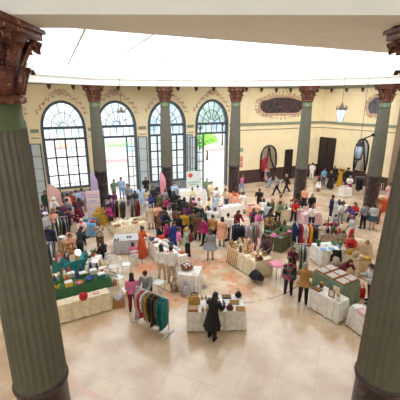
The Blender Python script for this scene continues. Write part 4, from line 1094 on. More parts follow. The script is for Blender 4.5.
# wooden display trays on the sage table
c, rz, L, top = ST['trays']
for i in range(3):
    for j in range(2):
        if i == 1 and j == 0: pass
        x, y = -L / 2 + L * (i + .5) / 3, -.22 + j * .46
        w, dd = L / 3 - .08, .4
        o = thing('display_tray', 'slatted wooden tray, %s from the left in the %s row on the sage table' % (ORD[i], ('front', 'back')[j]), 'tray', (c.x + x * math.cos(rz) - y * math.sin(rz), c.y + x * math.sin(rz) + y * math.cos(rz), top), rz)
        mb = MB()
        mb.box((0, 0, .012), (w, dd, .02))
        for q in (-1, 1): mb.box((q * (w / 2 - .01), 0, .04), (.02, dd, .07)); mb.box((0, q * (dd / 2 - .01), .04), (w, .02, .07))
        fr_ = mb.build('frame', WOOD, o)
        for q in range(4):
            mb = MB(); mb.box((0, -dd / 2 + dd * (q + .5) / 4, .05), (w - .06, .045, .05)); mb.build('white_roll', hue('white'), fr_)
            mb = MB(); mb.box((0, -dd / 2 + dd * (q + 1) / 4 - .02, .05), (w - .06, .035, .045)); mb.build('brown_roll', hue(('rust', 'brown', 'tan')[(q + i) % 3]), fr_)

# ------------------------------------------------------------------ rails of clothes
rail((105, 200), (126, 200.5), 1.55, 'long rail in front of the left doorway, grey to dark garments', ['coat lightgrey', 'dress grey', 'coat plum', 'dress magenta', 'coat purple', 'dress orange', 'coat black', 'coat darkgreen', 'dress cream', 'coat olive', 'dress brown', 'coat charcoal'])
rail((128, 200.5), (141, 199.5), 1.55, 'short rail right of the long rail, red garments at its end', ['coat grey', 'coat brown', 'dress lightgrey', 'coat olive', 'coat maroon', 'dress red', 'coat burgundy'])
rail((53, 218), (67, 216), 1.55, 'left rail behind the navy jacket, dark and white garments', ['coat black', 'shirt white', 'coat darkgreen', 'shirt sage', 'coat black', 'coat navy', 'shirt grey'])
rail((41, 243.5), (53, 242), 1.4, 'denim rail beside the big left column, blue grey garments', ['trousers denim', 'trousers lightdenim', 'shirt grey', 'trousers denim', 'coat charcoal', 'shirt lightgrey'])
rail((230, 224.5), (262, 222.5), 1.5, 'navy rail behind the long cream table, dark on its left', ['dress navy', 'coat navy', 'dress charcoal', 'coat navy', 'coat black', 'shirt stripe', 'dress palepink', 'shirt lightgrey', 'dress stripe', 'coat sage', 'dress pink', 'shirt palegreen'])
rail((293, 221.5), (319, 224.5), 1.6, 'colourful rail right of the crowded table, red to orange', ['coat navy', 'dress white', 'coat royal', 'dress burgundy', 'coat red', 'dress red', 'shirt white', 'dress peach', 'coat white', 'dress red', 'dress orange', 'coat yellow', 'dress orange', 'coat black', 'dress floral', 'coat charcoal'], .5)
rail((297, 243.5), (309, 244.5), 1.4, 'green and white rail behind the floral jacket, pale garments', ['shirt sage', 'dress white', 'dress green', 'shirt bandstripe', 'dress white', 'coat darkgreen', 'shirt grey'])
rail((136, 286), (168, 299), 1.4, 'bottom rail below the black haired women, red to teal', ['dress lightgrey', 'shirt stripe', 'coat red', 'shirt white', 'coat grey', 'coat mustard', 'coat charcoal', 'dress olive', 'coat black', 'coat brown', 'coat teal', 'dress teal', 'coat teal'], 0, .5)
rail((356, 176.5), (365, 177), 1.6, 'black rail under the bluish mirror, all dark garments', ['coat black', 'dress black', 'coat charcoal', 'dress black', 'coat black', 'coat navy'])
rail((374, 182.5), (384, 183.5), 1.5, 'orange rail right of the last column, bright garments', ['dress orange', 'dress peach', 'dress mustard', 'dress orange', 'dress palepink'])

# ------------------------------------------------------------------ single things
def onto(key, px, py, dz=0.0):
    return atz(px, py, ST[key][3] + dz)
p = onto('basket', 187, 268.5)
o = thing('woven_basket', 'round woven basket piled with dark red and white bundles on the white table', 'basket', (p.x, p.y, p.z))
mb = MB(); mb.lathe([(.2, 0), (.25, .05), (.29, .13), (.3, .15), (.27, .15), (.24, .1)], n=20); mb.build('basket', mat('wicker', (150, 100, 64), .7, 0, .3, 30, .4), o, True)
mb = MB(); mb.lathe([(.26, .12), (.26, .16), (.2, .24), (.08, .29), (.01, .3)], n=20); mb.build('bundle', pattern('red_white_bundles', [(100, 40, 44), (228, 214, 204), (70, 34, 40), (200, 170, 160)], 'spots', 14), o, True)
def bag(name, label, px, py, z, c, w=.4, hgt=.34, d=.18, rz=0.0, cat='bag'):
    p = atz(px, py, z); o = thing(name, label, cat, (p.x, p.y, z), rz)
    mb = MB(); mb.loft([[(w / 2 * a * math.copysign(abs(math.cos(TAU * k / 16)) ** .7, math.cos(TAU * k / 16)), d / 2 * b * math.copysign(abs(math.sin(TAU * k / 16)) ** .7, math.sin(TAU * k / 16)), q * hgt) for k in range(16)] for q, a, b in ((0, .85, .9), (.08, .96, 1.05), (.5, 1, 1), (.9, .92, .6), (1, .86, .35))]); mb.build('body', cloth(c), o, True)
    for e in (-1, 1):
        mb = MB(); mb.tube([(-w * .25, e * d * .2, hgt * .9), (-w * .2, e * d * .25, hgt * 1.35), (0, e * d * .25, hgt * 1.5), (w * .2, e * d * .25, hgt * 1.35), (w * .25, e * d * .2, hgt * .9)], .012, 6); mb.build('handle', cloth(c), o, True)
    return o
bag('shoulder_bag', 'black and tan shoulder bag on the floor left of the basket table', 175, 291, 0, 'mottled', .42, .45, .2, .4)
bag('tote_bag', 'white tote bag on the floor at the foot of the basket table', 186, 295, 0, 'lightgrey', .4, .42, .2, .1)
bag('duffel_bag', 'small dark bag lying on the floor behind the low crowded stall', 326, 227.5, 0, 'black', .5, .3, .3, .5)
bag('shopping_bag', 'red shopping bag on the floor beside the maroon trousers', 361, 297, 0, 'red', .34, .4, .16, .2)
p = atz(119, 305.5, 0); o = thing('cardboard_box', 'open brown cardboard box on the floor right of the green stall', 'box', (p.x, p.y, 0), .25)
CARD = mat('cardboard', (176, 124, 78), .8, 0, .1, 4)
mb = MB(); mb.box((0, 0, .01), (.44, .36, .02))
for e in (-1, 1): mb.box((e * .215, 0, .17), (.012, .36, .32)); mb.box((0, e * .174, .17), (.42, .012, .32))
mb.build('carton', CARD, o)
for e in (-1, 1):
    mb = MB(); mb.add([(e * .22, -.17, .33), (e * .22, .17, .33), (e * .36, .17, .4), (e * .36, -.17, .4)], [(0, 1, 2, 3)]); f_ = mb.build('flap', CARD, o); f_.modifiers.new('t', 'SOLIDIFY').thickness = .01
q = thing('bag_of_wrapping', 'crumpled grey and white wrapping sticking out of the cardboard box', 'wrapping', (p.x, p.y, .02), .25)
mb = MB(); mb.loft([[((.17 * w + .03 * math.sin(3 * k + j)) * math.cos(TAU * k / 12), (.13 * w + .03 * math.cos(2 * k + j)) * math.sin(TAU * k / 12), z) for k in range(12)] for j, (z, w) in enumerate(((0, .9), (.2, .95), (.36, 1.05), (.46, .7), (.52, .2)))]); mb.build('paper', hue('silver'), q)
p = atz(104.5, 281, 0); o = tag(link('serving_bowl', good('bowl', 'darkgreen'), None, (p.x, p.y, 0)), 'dark green bowl on the floor behind the right end of the green stall', 'bowl')
o.scale = (1.7, 1.7, 1.7)
p = atz(111, 284, 0); o = thing('low_crate', 'small wooden crate of odds and ends on the floor by the cardboard box', 'crate', (p.x, p.y, 0), .2)
mb = MB(); mb.box((0, 0, .02), (.5, .36, .03))
for z in (.08, .17): 
    for e in (-1, 1): mb.box((0, e * .17, z), (.5, .015, .06)); mb.box((e * .243, 0, z), (.015, .36, .06))
mb.build('slats', WOOD, o)
mb = MB(); mb.loft([[((.2 * w + .02 * math.sin(3 * k)) * math.cos(TAU * k / 12), .14 * w * math.sin(TAU * k / 12), z) for k in range(12)] for z, w in ((.04, 1), (.17, 1), (.25, .7), (.28, .2))]); mb.build('contents', cloth('mottled'), o)
p = onto('whitefront', 83.5, 297, .12); o = link('pompom', None, None, (p.x, p.y, ST['whitefront'][3])); tag(o, 'bright crimson knitted ball at the front of the green stall', 'ball')
mb = MB(); mb.ball((0, 0, .14), .15, 16, 10)
for i in range(40):
    a = RND.random() * TAU; u = RND.uniform(-.9, .9); r_ = math.sqrt(1 - u * u); mb.ball((.14 * r_ * math.cos(a), .14 * r_ * math.sin(a), .15 + .14 * u if .14 * u > -.12 else .06), .03, 5, 4)
mb.build('wool', cloth('red'), o, True)
p = onto('books', 77.7, 254, .15); o = thing('globe_lamp', 'glowing white globe lamp standing on the teal stall', 'lamp', (p.x, p.y, ST['books'][3]))
mb = MB(); mb.lathe([(.08, 0), (.08, .02), (.03, .04), (.03, .07)], n=12); mb.build('base', hue('gold'), o, True)
mb = MB(); mb.ball((0, 0, .21), .16, 14, 10); mb.build('globe', mat('lit_globe', (255, 250, 240), .3, 0, .01, emit=2.2), o, True)
p = onto('books', 68, 254, .25); o = thing('gilt_picture', 'small gilt framed picture of a pale figure propped up on the teal stall', 'picture', (p.x - .1, p.y + .3, ST['books'][3]), .15)
mb = MB()
for e in (-1, 1): mb.box((e * .22, 0, .32), (.07, .05, .64)); mb.box((0, 0, .32 + e * .285), (.5, .05, .07))
fr_ = mb.build('frame', GOLD, o)
mb = MB(); mb.box((0, .005, .32), (.38, .02, .51)); mb.build('canvas', pattern('pale_canvas', [(214, 180, 130), (150, 100, 60), (236, 214, 176)], 'noise', 5), fr_)
# banners, flags and boards
def feather(label, px, py, Y0, w, hgt, c, z0=.2):
    p = atY(px, py, Y0); o = thing('feather_flag', label, 'flag', (p.x, Y0, 0)); RECTS.append((p.x + w / 2, Y0, 0, w / 2 + .15, .12, 2))
    mb = MB(); mb.tube([(0, 0, .03), (0, 0, hgt * .7), (.06, 0, hgt * .95), (.3 * w, 0, hgt)], [.02, .016, .012, .008], 6); mb.build('pole', METAL, o)
    mb = MB(); mb.lathe([(.22, 0), (.22, .03), (.05, .05)], n=14); mb.build('base', hue('charcoal'), o)
    mb = MB(); n = 10; a = []; b_ = []
    for i in range(n + 1):
        t = i / n; z = z0 + (hgt - z0) * t; ww = w * (1 - max(0, t - .75) * 2.2); yv = .03 * math.sin(t * 7)
        a.append((.02 + .1 * max(0, t - .8), yv, z)); b_.append((.02 + ww, yv + .03, z - .1 * t))
    for y in (0, .012): mb.add([Vector(v) + Vector((0, y, 0)) for v in a + b_], [(i, i + 1, n + 2 + i, n + 1 + i) for i in range(n)])
    mb.build('banner', cloth(c), o)
feather('tall pink feather flag beside the column of the third window', 160, 185, 24.0, .42, 2.7, 'rose', .9)
feather('tall lilac white feather flag left of the doorway column', 90, 180, 22.6, .5, 3.0, 'lilac', .8)
feather('short pink banner under the open casement at far left', 46.5, 190, 21.6, .9, 2.4, 'palepink', .6)
p0 = atz(91.5, 222.5, 0); o = thing('pull_up_banner', 'pastel pull up banner with pink and lilac stripes behind the blue stall', 'banner', (p0.x, p0.y + .75, 0), .1); RECTS.append((p0.x, p0.y + .75, .1, .5, .1, 2))
mb = MB(); mb.box((0, 0, .06), (.95, .2, .12)); mb.build('base', METAL, o)
mb = MB(); mb.tube([(0, .06, .1), (0, .06, 2.0)], .015, 6); mb.build('pole', METAL, o)
mb = MB(); mb.box((0, 0, 1.05), (.9, .012, 1.9)); mb.build('panel', pattern('pastel_panel', [(240, 216, 220), (222, 204, 230), (242, 224, 220), (226, 212, 236), (242, 206, 208)], 'bands', .35), o); pn_ = o.children[-1]
mb = MB()
for z, w in ((1.7, .5), (1.52, .62), (1.3, .4)): mb.box((0, -.012, z), (w, .006, .06))
mb.build('printed_line', hue('lilac'), [c_ for c_ in o.children if c_.name.startswith('panel')][0])
p0 = atz(193.5, 194, 0); o = thing('sign_board', 'white glazed sign board with an orange red dot and green writing before the right doorway', 'sign', (p0.x, p0.y + .5, 0), .3)
mb = MB(); mb.box((0, 0, 1.15), (1.3, .03, 1.5)); bd_ = mb.build('board', mat('white_board', (228, 238, 238), .4), o)
for e in (-1, 1):
    mb = MB(); mb.tube([(e * .6, 0, 0), (e * .6, 0, 1.9)], .02, 6); mb.build('post', METAL, o)
mb = MB(); mb.lathe([(.2, 0), (.2, .008)], n=20)
mb2 = MB(); mb2.add([(x - .28, -.022 - z * 0, y + 1.55) for x, y, z in mb.v[20:40]], [tuple(range(20))]); mb2.build('red_dot', mat('dot_red', (232, 90, 70), .5), bd_)
mb = MB()
for i, w in enumerate((.16, .1, .2, .14, .12)): mb.box((-.38 + i * .2, -.022, .92), (w, .01, .1))
for i, w in enumerate((.12, .18, .1, .16)): mb.box((-.3 + i * .2, -.022, .72), (w, .01, .08))
mb.build('green_writing', mat('writing_green', (120, 180, 140), .5), bd_)
# black open bag or umbrella hanging under the cream table's end
p = atz(256, 281.5, 0); o = thing('folding_umbrella', 'half open black umbrella lying in front of the long cream table', 'umbrella', (p.x, p.y, .30), -.9)
mb = MB()
tip = Vector((-.05, 0, .3)); n = 8; rim = [Vector((.4 * math.cos(TAU * k / n), .3 * math.sin(TAU * k / n), -.1 + .05 * (k % 2))) for k in range(n)]
mid = [(r_ * .6 + tip * .4) + Vector((0, 0, .06)) for r_ in rim]
mb.add([tip] + mid + rim, [(0, 1 + k, 1 + (k + 1) % n) for k in range(n)] + [(1 + k, 1 + n + k, 1 + n + (k + 1) % n, 1 + (k + 1) % n) for k in range(n)])
cn = mb.build('canopy', cloth('black'), o, False); cn.modifiers.new('t', 'SOLIDIFY').thickness = .01
mb = MB(); mb.tube([(0, 0, .3), (.02, 0, -.15), (.1, 0, -.29)], .012, 6); mb.build('shaft', METAL, o)
def drape(prof, L, name, m, at_, rz, label, cat):
    n = 14; vs = []; k = len(prof)
    for i in range(n + 1):
        x = -L / 2 + L * i / n
        for j, (y, z) in enumerate(prof):
            sw = .018 * math.sin(i * 1.7) * min(1, max(0, -z) * 2); vs.append((x * (1 + .04 * max(0, -z)), y + math.copysign(abs(sw), y) if z < -.05 else y, z))
    mb = MB(); mb.add(vs, [(i * k + j, (i + 1) * k + j, (i + 1) * k + j + 1, i * k + j + 1) for i in range(n) for j in range(k - 1)])
    o = mb.build(name, m, None, True); o.location = at_; o.rotation_euler = (0, 0, rz)
    return tag(o, label, cat)
c, rz, L, top = ST['plates']
w_ = .95 / 2
px = Vector((c.x, c.y, 0)) + Vector((math.cos(rz), math.sin(rz), 0)) * .12
drape([(-w_ + .02, -.0008), (-w_ - .01, -.0008), (-w_ - .05, -.03), (-w_ - .1, -.3), (-w_ - .12, -.56)], .6, 'cowhide_throw', cloth('cowhide'), (px.x, px.y, top), rz, 'black and white cowhide throw hanging over the front of the table of plates', 'throw')
c, rz, L, top = ST['diag']
px = Vector((c.x, c.y, 0)) + Vector((math.cos(rz), math.sin(rz), 0)) * (-L / 2 + .4)
w_ = .95 / 2
drape([(-w_ - .13, -.72), (-w_ - .1, -.4), (-w_ - .05, -.03), (-w_ - .015, -.0008), (w_ + .015, -.0008), (w_ + .05, -.03), (w_ + .1, -.4), (w_ + .13, -.72)], .74, 'table_runner', cloth('tanstripe'), (px.x, px.y, top), rz, 'tan striped runner draped over the left end of the long cream table', 'runner')
# ------------------------------------------------------------------ everyone in the hall
Q = person
def seated(label, hx, hy, seat_lab, **k):
    r, b = person(label, hx, hy, pose='sit', **k)
    s = b['s']; pz = finish(b, (0, 0, 0))
    v = Matrix.Rotation(r.rotation_euler.z, 3, 'Z') @ Vector((pz.x, pz.y, 0))
    ATT[r.name] = [chair(seat_lab, r.location.x + v.x, r.location.y + v.y, r.rotation_euler.z)]
    return r, b
# by the first window
Q('person in dark green shirt standing by the casement at far left', 44.5, 190.5, 1.7, 60, 'stand', 'darkgreen L', 'T charcoal', 'dark short', False)
Q('person in olive shirt in front of the first window, left of the group there', 59.8, 190.5, 1.68, 30, 'browse', 'olive S', 'T black', 'dark short', False)
Q('person in pink blouse in front of the first window', 67.5, 193, 1.6, 160, 'stand', 'palepink L', 'T navy', 'dark bun')
Q('person with long auburn hair in rust top before the first window', 71.8, 191.3, 1.64, 20, 'stand2', 'rust L', 'T black', 'auburn long')
Q('person in pale blue shirt close to the first window', 75.3, 189.5, 1.7, 200, 'stand', 'paleblue S', 'T denim', 'brown short', False)
Q('person in lilac shirt at the right end of the first window', 80.5, 188.7, 1.72, 170, 'stand2', 'lilac S', 'T grey', 'dark short', False)
Q('person in white shirt and white cap near the first window', 54, 197.5, 1.6, 40, 'browse', 'white L', 'T lightgrey', 'white short', True, None, ['hat white'])
Q('tall person in grey patterned shirt and navy trousers seen from behind', 65.7, 197.8, 1.78, 170, 'stand', 'grey S', 'T navy', 'dark short', False)
Q('person with dark hair in burgundy dress right of the grey shirt', 82.4, 197.5, 1.62, 190, 'browse', 'burgundy L', 'D none .4', 'black bob')
Q('person in long maroon coat in front of the pastel banner', 77.5, 203.5, 1.66, 150, 'stand', 'maroon L .6', 'T black', 'dark bob')
Q('bald person in plum top facing the camera, left of the grey shirt', 61.5, 203, 1.66, 10, 'hold', 'plum S', 'T black', 'grey bald', False)
Q('person in purple shirt beside the big left column', 42.5, 205.5, 1.66, 70, 'stand', 'purple L', 'T black', 'black short', False)
Q('auburn haired person in peach top behind the left rail', 52.4, 209.5, 1.62, 20, 'stand', 'peach S', 'T denim', 'auburn bob')
Q('white hatted person in pale top beside the big left column', 45, 212.5, 1.6, 70, 'stand', 'lightgrey L', 'T grey', 'grey short', False, None, ['hat white'])
Q('broad person in navy jacket with grey hair seen from behind at left', 49.5, 223.5, 1.76, 165, 'stand', 'navy L', 'T charcoal', 'grey short', False)
Q('white haired person in pale pink top left of the blue stall', 77, 219.8, 1.62, 30, 'browse', 'palepink S', 'T navy', 'white short')
Q('long haired person in charcoal grey jacket with back to the camera at left', 81.2, 226, 1.7, 160, 'browse', 'charcoal L', 'T black', 'black long')
seated('person in peach top seated behind the beige stall', 69.5, 233.5, 'white plastic chair behind the beige stall at left', face=20, top='peach S', bot='T denim', hair='brown bob')
Q('person in patterned beige jacket browsing right of the pastel banner', 97, 220.5, 1.66, -150, 'browse', 'mottled L', 'T brown', 'brown bob')
seated('person in long black coat sitting right of the craft table, dark hair', 100.5, 239.5, 'white plastic chair hidden under the long black coat', face=-120, top='black L', bot='T black', hair='dark bob')
Q('person in magenta top and black trousers left of the cream table', 107, 205, 1.66, -100, 'browse', 'magenta S', 'T black', 'black bun', skin=3)
Q('person in black at the foot of the column left of the awning doorway', 97, 185.5, 1.64, 30, 'stand2', 'black L', 'T black', 'black long')
Q('dark skinned person behind the left end of the long rail', 106.6, 190.5, 1.66, 10, 'stand', 'charcoal S', 'T black', 'black short', False, 3)
Q('black haired person looking over the middle of the long rail', 113, 191.8, 1.62, 0, 'browse', 'plum S', 'T black', 'black short')
Q('tall person in pale blue shirt standing in the awning doorway', 116.6, 172.5, 1.8, 10, 'stand', 'paleblue L', 'T lightdenim', 'brown short', False)
Q('person in sage shirt in the awning doorway left of the tall one', 112, 177, 1.66, 40, 'stand2', 'sage S', 'T grey', 'dark short', False)
Q('brown haired person in grey shirt just inside the awning doorway', 128.3, 184.6, 1.68, 0, 'stand', 'grey S', 'T charcoal', 'brown short', False)
Q('person in pale green top at the right side of the awning doorway', 133.4, 182.3, 1.66, -20, 'stand', 'palegreen S', 'T lightgrey', 'grey bob')
Q('dark haired person behind the red end of the short rail', 134.7, 190.8, 1.64, 0, 'browse', 'charcoal S', 'T black', 'black bob')
# middle
Q('dark haired person in black top behind the pale blue counter', 145.6, 177.2, 1.7, 10, 'hold', 'black L', 'T black', 'dark short', False, 1)
Q('brown haired person in beige top in front of the pale blue counter', 146.5, 188.5, 1.62, 160, 'stand', 'beige S', 'K cream .4', 'brown bob')
Q('dark green clad person left of the pink feather flag', 152.3, 186.3, 1.66, -30, 'stand2', 'darkgreen L', 'T black', 'dark bun')
Q('person in royal blue blouse left of centre', 150.3, 194, 1.6, 20, 'fold', 'royal L', 'T denim', 'dark bob')
Q('large person in navy shirt under the pink feather flag', 160, 182.8, 1.76, 170, 'stand', 'navy S', 'T navy', 'dark short', False)
Q('person in pale blue shirt in front of the column of the third window', 172.5, 181.5, 1.72, 30, 'hold', 'paleblue L', 'T lightdenim', 'dark short', False)
Q('person in peach blouse and black trousers looking down at a phone', 155.5, 203.5, 1.68, 30, 'phone', 'peach S', 'T black', 'brown bob')
Q('person in grey beige dress left of the peach blouse', 148.3, 204.8, 1.58, 10, 'stand', 'beige S', 'D none .45', 'grey bob')
Q('tan haired person in olive jacket behind the peach blouse', 159.6, 191.8, 1.7, 140, 'stand', 'olive L', 'T brown', 'brown short', False)
Q('brown haired person in magenta top left of the tall one in black', 168.2, 196, 1.64, 120, 'browse', 'magenta S', 'T black', 'brown bob')
Q('tall black clad person right of the magenta top', 173.8, 190.5, 1.74, 200, 'stand', 'black L .6', 'T black', 'black long')
Q('person in white top in the thick of the central crowd', 170.8, 207, 1.6, 60, 'browse', 'white S', 'T denim', 'brown bun')
Q('person in brown jacket left of the mustard sweater', 176.4, 206.5, 1.66, 150, 'stand', 'brown L', 'T black', 'black short', False, 2)
Q('person in bright magenta blouse behind the royal blue dress', 165.5, 221, 1.6, 110, 'stand2', 'magenta L', 'T black', 'dark bun')
Q('person in royal blue dress behind the long white table', 171, 221.5, 1.66, 20, 'stand2', 'royal L', 'D none .35', 'dark long')
Q('tall person in black coat at the end of the long white table', 177, 213, 1.76, -20, 'stand', 'black L .5', 'T black', 'black long')
Q('person in long orange dress beside the long white table', 145.3, 226, 1.68, 60, 'hold', 'orange S', 'D none .06 .1', 'black bun', skin=2)
Q('long black haired person in white top and beige trousers seen from behind', 160.6, 244, 1.68, 200, 'stand', 'white L', 'T beige', 'black long')
Q('short haired person in white shirt and beige trousers seen from behind', 170.8, 245.3, 1.74, 185, 'stand', 'white L', 'T beige', 'dark short', False, shoe='brown')
Q('black haired person in black top before the white counter, leftmost there', 179.3, 195.3, 1.62, 200, 'stand', 'black S', 'T black', 'black short', False)
Q('black haired person in charcoal top before the white counter', 184.2, 197, 1.64, 170, 'stand2', 'charcoal L', 'T black', 'black bob')
Q('long auburn haired person in brown top and jeans', 190.6, 198.5, 1.66, 190, 'stand', 'brown L', 'T lightdenim', 'auburn long')
Q('dark haired person in black jacket right of the auburn hair', 195.2, 202.5, 1.7, 150, 'stand', 'black L', 'T navy', 'dark short', False)
Q('black haired person in dark green coat in the central crowd', 202.4, 208, 1.66, 170, 'stand2', 'darkgreen L .5', 'T black', 'black bob')
Q('person in mustard sweater in the central crowd', 184, 210.5, 1.66, 170, 'stand', 'mustard L', 'T navy', 'brown short', False)
Q('person in white top with red hair at the white counter', 198.8, 198, 1.58, -20, 'browse', 'white S', 'T navy', 'red bob')
Q('auburn haired person in cream top right of the white counter', 209.6, 197.8, 1.6, 30, 'browse', 'cream S', 'T beige', 'auburn short')
Q('grey green clad person standing in the right doorway', 207, 177.5, 1.74, 170, 'stand', 'sage L', 'T grey', 'grey bald', False)
Q('person in cream shirt in the right doorway', 211.8, 181.3, 1.74, 10, 'hold', 'cream L', 'T beige', 'brown short', False)
Q('person in pale blue dress beside the slim white table', 219.8, 194.5, 1.6, 60, 'browse', 'paleblue S', 'D none .4', 'grey bob')
Q('brown haired person in white top in the central crowd', 215.6, 207, 1.66, 150, 'phone', 'white S', 'T black', 'auburn bun')
pc, pb = Q('person in long peach coat with black hair', 222.4, 216.5, 1.68, 165, 'stand', 'peach L .5', 'T beige', 'black bob')
Q('person in tan jacket left of the peach coat', 213, 214.3, 1.7, 160, 'stand2', 'tan L', 'T black', 'brown short', False)
rb, bb = Q('blonde person in pale green jacket and black trousers wearing a maroon backpack', 186.3, 227, 1.64, -110, 'stand', 'palegreen L', 'T black', 'blonde bob')
Q('person in magenta coat and black trousers in the aisle', 203, 217, 1.62, -60, 'stroll', 'magenta L .75', 'T black', 'dark short')
Q('long brown haired person in short grey dress with bare legs', 210.2, 228, 1.66, 175, 'stand2', 'grey S', 'D none .62 .2', 'brown long', skin=1)
Q('person in pink top half hidden by the blonde backpacker', 179.5, 227, 1.54, 100, 'stand', 'pink S', 'T white', 'brown bun')
Q('long black haired person in black coat at the bottom centre stall', 215.2, 286, 1.66, 150, 'browse', 'black L .45', 'T black', 'black long')
# right centre
Q('person in pink top and light jeans by the doorway column', 243, 174.3, 1.66, 60, 'stroll', 'pink S', 'T lightdenim', 'brown bob')
Q('dark haired person in white dress by the slim white table', 241, 194, 1.62, -40, 'reach', 'white S', 'D none .35', 'dark long')
Q('person in black shirt behind the peach stall', 259.6, 189, 1.68, -20, 'browse', 'black S', 'T black', 'black short', False, 2)
Q('dark haired person in white blouse, right of the peach stall', 264, 198, 1.6, 160, 'browse', 'white L', 'T denim', 'dark bob')
Q('black haired person in pale grey top with back to the camera', 268.4, 202, 1.6, 175, 'stand', 'lightgrey S', 'T teal', 'black bob')
Q('person in maroon top behind the navy rail', 239.4, 210.5, 1.66, 20, 'browse', 'maroon L', 'T navy', 'dark bob')
Q('person in dark red floral top behind the navy rail', 254, 208.5, 1.62, -10, 'browse', 'navyfloral L', 'T black', 'brown bob')
seated('person in checked shirt seated behind the long cream table', 266.8, 236, 'white plastic chair of the person in the checked shirt', face=-35, top='check L', bot='T charcoal', hair='dark short', fem=False, skin=2)
Q('person in grey vest and black trousers walking left at the back', 276.5, 175.3, 1.74, -80, 'walk', 'grey S', 'T black', 'dark short', False)
Q('person all in black walking left at the back', 286.6, 174, 1.72, -75, 'walk', 'black L', 'T black', 'grey short')
Q('person in blue jeans and grey top at the back, left of the walkers', 269, 169, 1.72, -70, 'stroll', 'charcoal S', 'T lightdenim', 'brown short', False)
Q('person in patterned dress standing before the arched mirror', 263.6, 164.5, 1.66, 20, 'stand', 'floral S', 'D none .25', 'brown bob')
Q('grey haired person in olive vest left of the cream table', 275.5, 198.3, 1.7, 50, 'stand', 'olive S', 'T beige', 'grey short', False)
Q('brown haired person in beige top behind the small cream table', 284.5, 196, 1.66, 0, 'browse', 'beige S', 'T charcoal', 'brown bob')
Q('person in black hat and black top near the painted wall column', 299.5, 189, 1.64, 60, 'stand2', 'black S', 'T maroon', 'black short', True, None, ['hat black'])
Q('person in peach top right of the black hat, by the column', 305.4, 187, 1.62, -30, 'stand', 'peach S', 'T black', 'auburn bun')
Q('grey haired person in black vest over white shirt', 313.8, 193.5, 1.74, 20, 'stand', 'black S', 'T charcoal', 'grey short', False)
seated('person in pink patterned top seated below the black hat', 295.5, 198.5, 'white plastic chair beside the pale pink stall', face=40, top='floral S', bot='T black', hair='auburn bob')
Q('person in burgundy jacket with dark hair under the colourful rail', 293.8, 247, 1.5, -20, 'fold', 'burgundy L', 'T darkteal', 'dark bob', skin=1)
Q('person in dark floral jacket and jeans seen from behind', 290.8, 257, 1.64, 170, 'stand', 'navyfloral L .78', 'T navy', 'black short', True)
Q('grey haired person in tan jacket and black trousers seen from behind', 311.6, 265, 1.66, 165, 'browse', 'tan L .82', 'T black', 'grey short', False)
# deeper in the crowd
Q('person in charcoal shirt between the purple and plum tops near the big left column', 57.5, 206.5, 1.68, 200, 'stand', 'charcoal S', 'T black', 'dark short', False)
Q('person in burgundy cardigan right of the grey patterned shirt, at the pale stall', 71, 208, 1.6, 120, 'browse', 'burgundy L', 'T black', 'dark bun')
Q('person in charcoal jacket behind the magenta top in the central crowd', 163.5, 206, 1.7, 160, 'stand', 'charcoal L', 'T black', 'black short', False)
Q('brown haired person in brown top left of the bright magenta blouse', 159.5, 213.5, 1.66, 120, 'stand2', 'brown S', 'T navy', 'brown long')
Q('person in navy shirt above the bright magenta blouse', 166, 211, 1.68, 40, 'browse', 'navy L', 'T black', 'dark short', False)
Q('person in plum jacket behind the mustard sweater', 187.4, 203.5, 1.66, 170, 'stand', 'plum L', 'T black', 'black bob')
Q('person in black behind the brown jacket, left of the plum jacket', 176.3, 199.5, 1.7, 150, 'stand2', 'black S', 'T charcoal', 'black short', False)
Q('person in olive jacket right of the mustard sweater', 193.5, 209.5, 1.68, 160, 'stand', 'olive L', 'T black', 'dark short', False)
Q('brown haired person in brown coat left of the magenta coat', 197.5, 212.5, 1.64, 190, 'stand', 'brown L .5', 'T black', 'brown bob')
Q('person in white blouse right of the dark green coat', 208, 206, 1.6, 200, 'browse', 'white L', 'T denim', 'dark bob')
Q('person in pink blouse behind the navy rail, right of the floral top', 260, 212, 1.6, 10, 'browse', 'pink S', 'T white', 'dark bun')
Q('person in white shirt at the left end of the navy rail', 228.3, 213, 1.62, 160, 'stand', 'white S', 'T navy', 'dark short', False)
Q('person in black jacket left of the small cream table', 272.8, 208, 1.66, 80, 'browse', 'black L', 'T black', 'black bob')
Q('person in sage shirt behind the small cream table, left of the beige top', 280, 201.5, 1.6, 20, 'browse', 'sage S', 'T black', 'dark short', False)
Q('person in red top above the pale pink stall', 302.5, 199.5, 1.62, 10, 'browse', 'red S', 'T black', 'black bob')
Q('person in white top right of the red top, above the pale pink stall', 308.5, 202.5, 1.6, -20, 'browse', 'white S', 'T navy', 'auburn bun')
Q('person in navy top left of the large navy shirt', 156, 187.5, 1.64, 150, 'stand', 'navy L', 'T black', 'black bob')
Q('person in grey top right of the pink feather flag', 165.8, 188.5, 1.62, 60, 'stand2', 'grey S', 'T black', 'brown bob')
Q('person in pale grey coat right of the red end of the short rail', 142.5, 197.5, 1.62, -60, 'stand', 'lightgrey L .6', 'T grey', 'grey bob')
Q('person in beige top between the doorway and the doorway column', 225, 188.5, 1.66, -40, 'browse', 'beige S', 'T denim', 'brown bun')
Q('person in white top standing right of the cream shirt in the right doorway', 217, 187, 1.64, 30, 'stand', 'white S', 'T lightgrey', 'brown bob')
Q('person in cream jacket behind the white counter', 192.5, 187.5, 1.6, 10, 'hold', 'cream L', 'T black', 'dark short', False)
Q('person in tan shirt behind the crowded table left of the colourful rail', 284, 217, 1.6, 30, 'browse', 'tan S', 'T olive', 'black short', False)
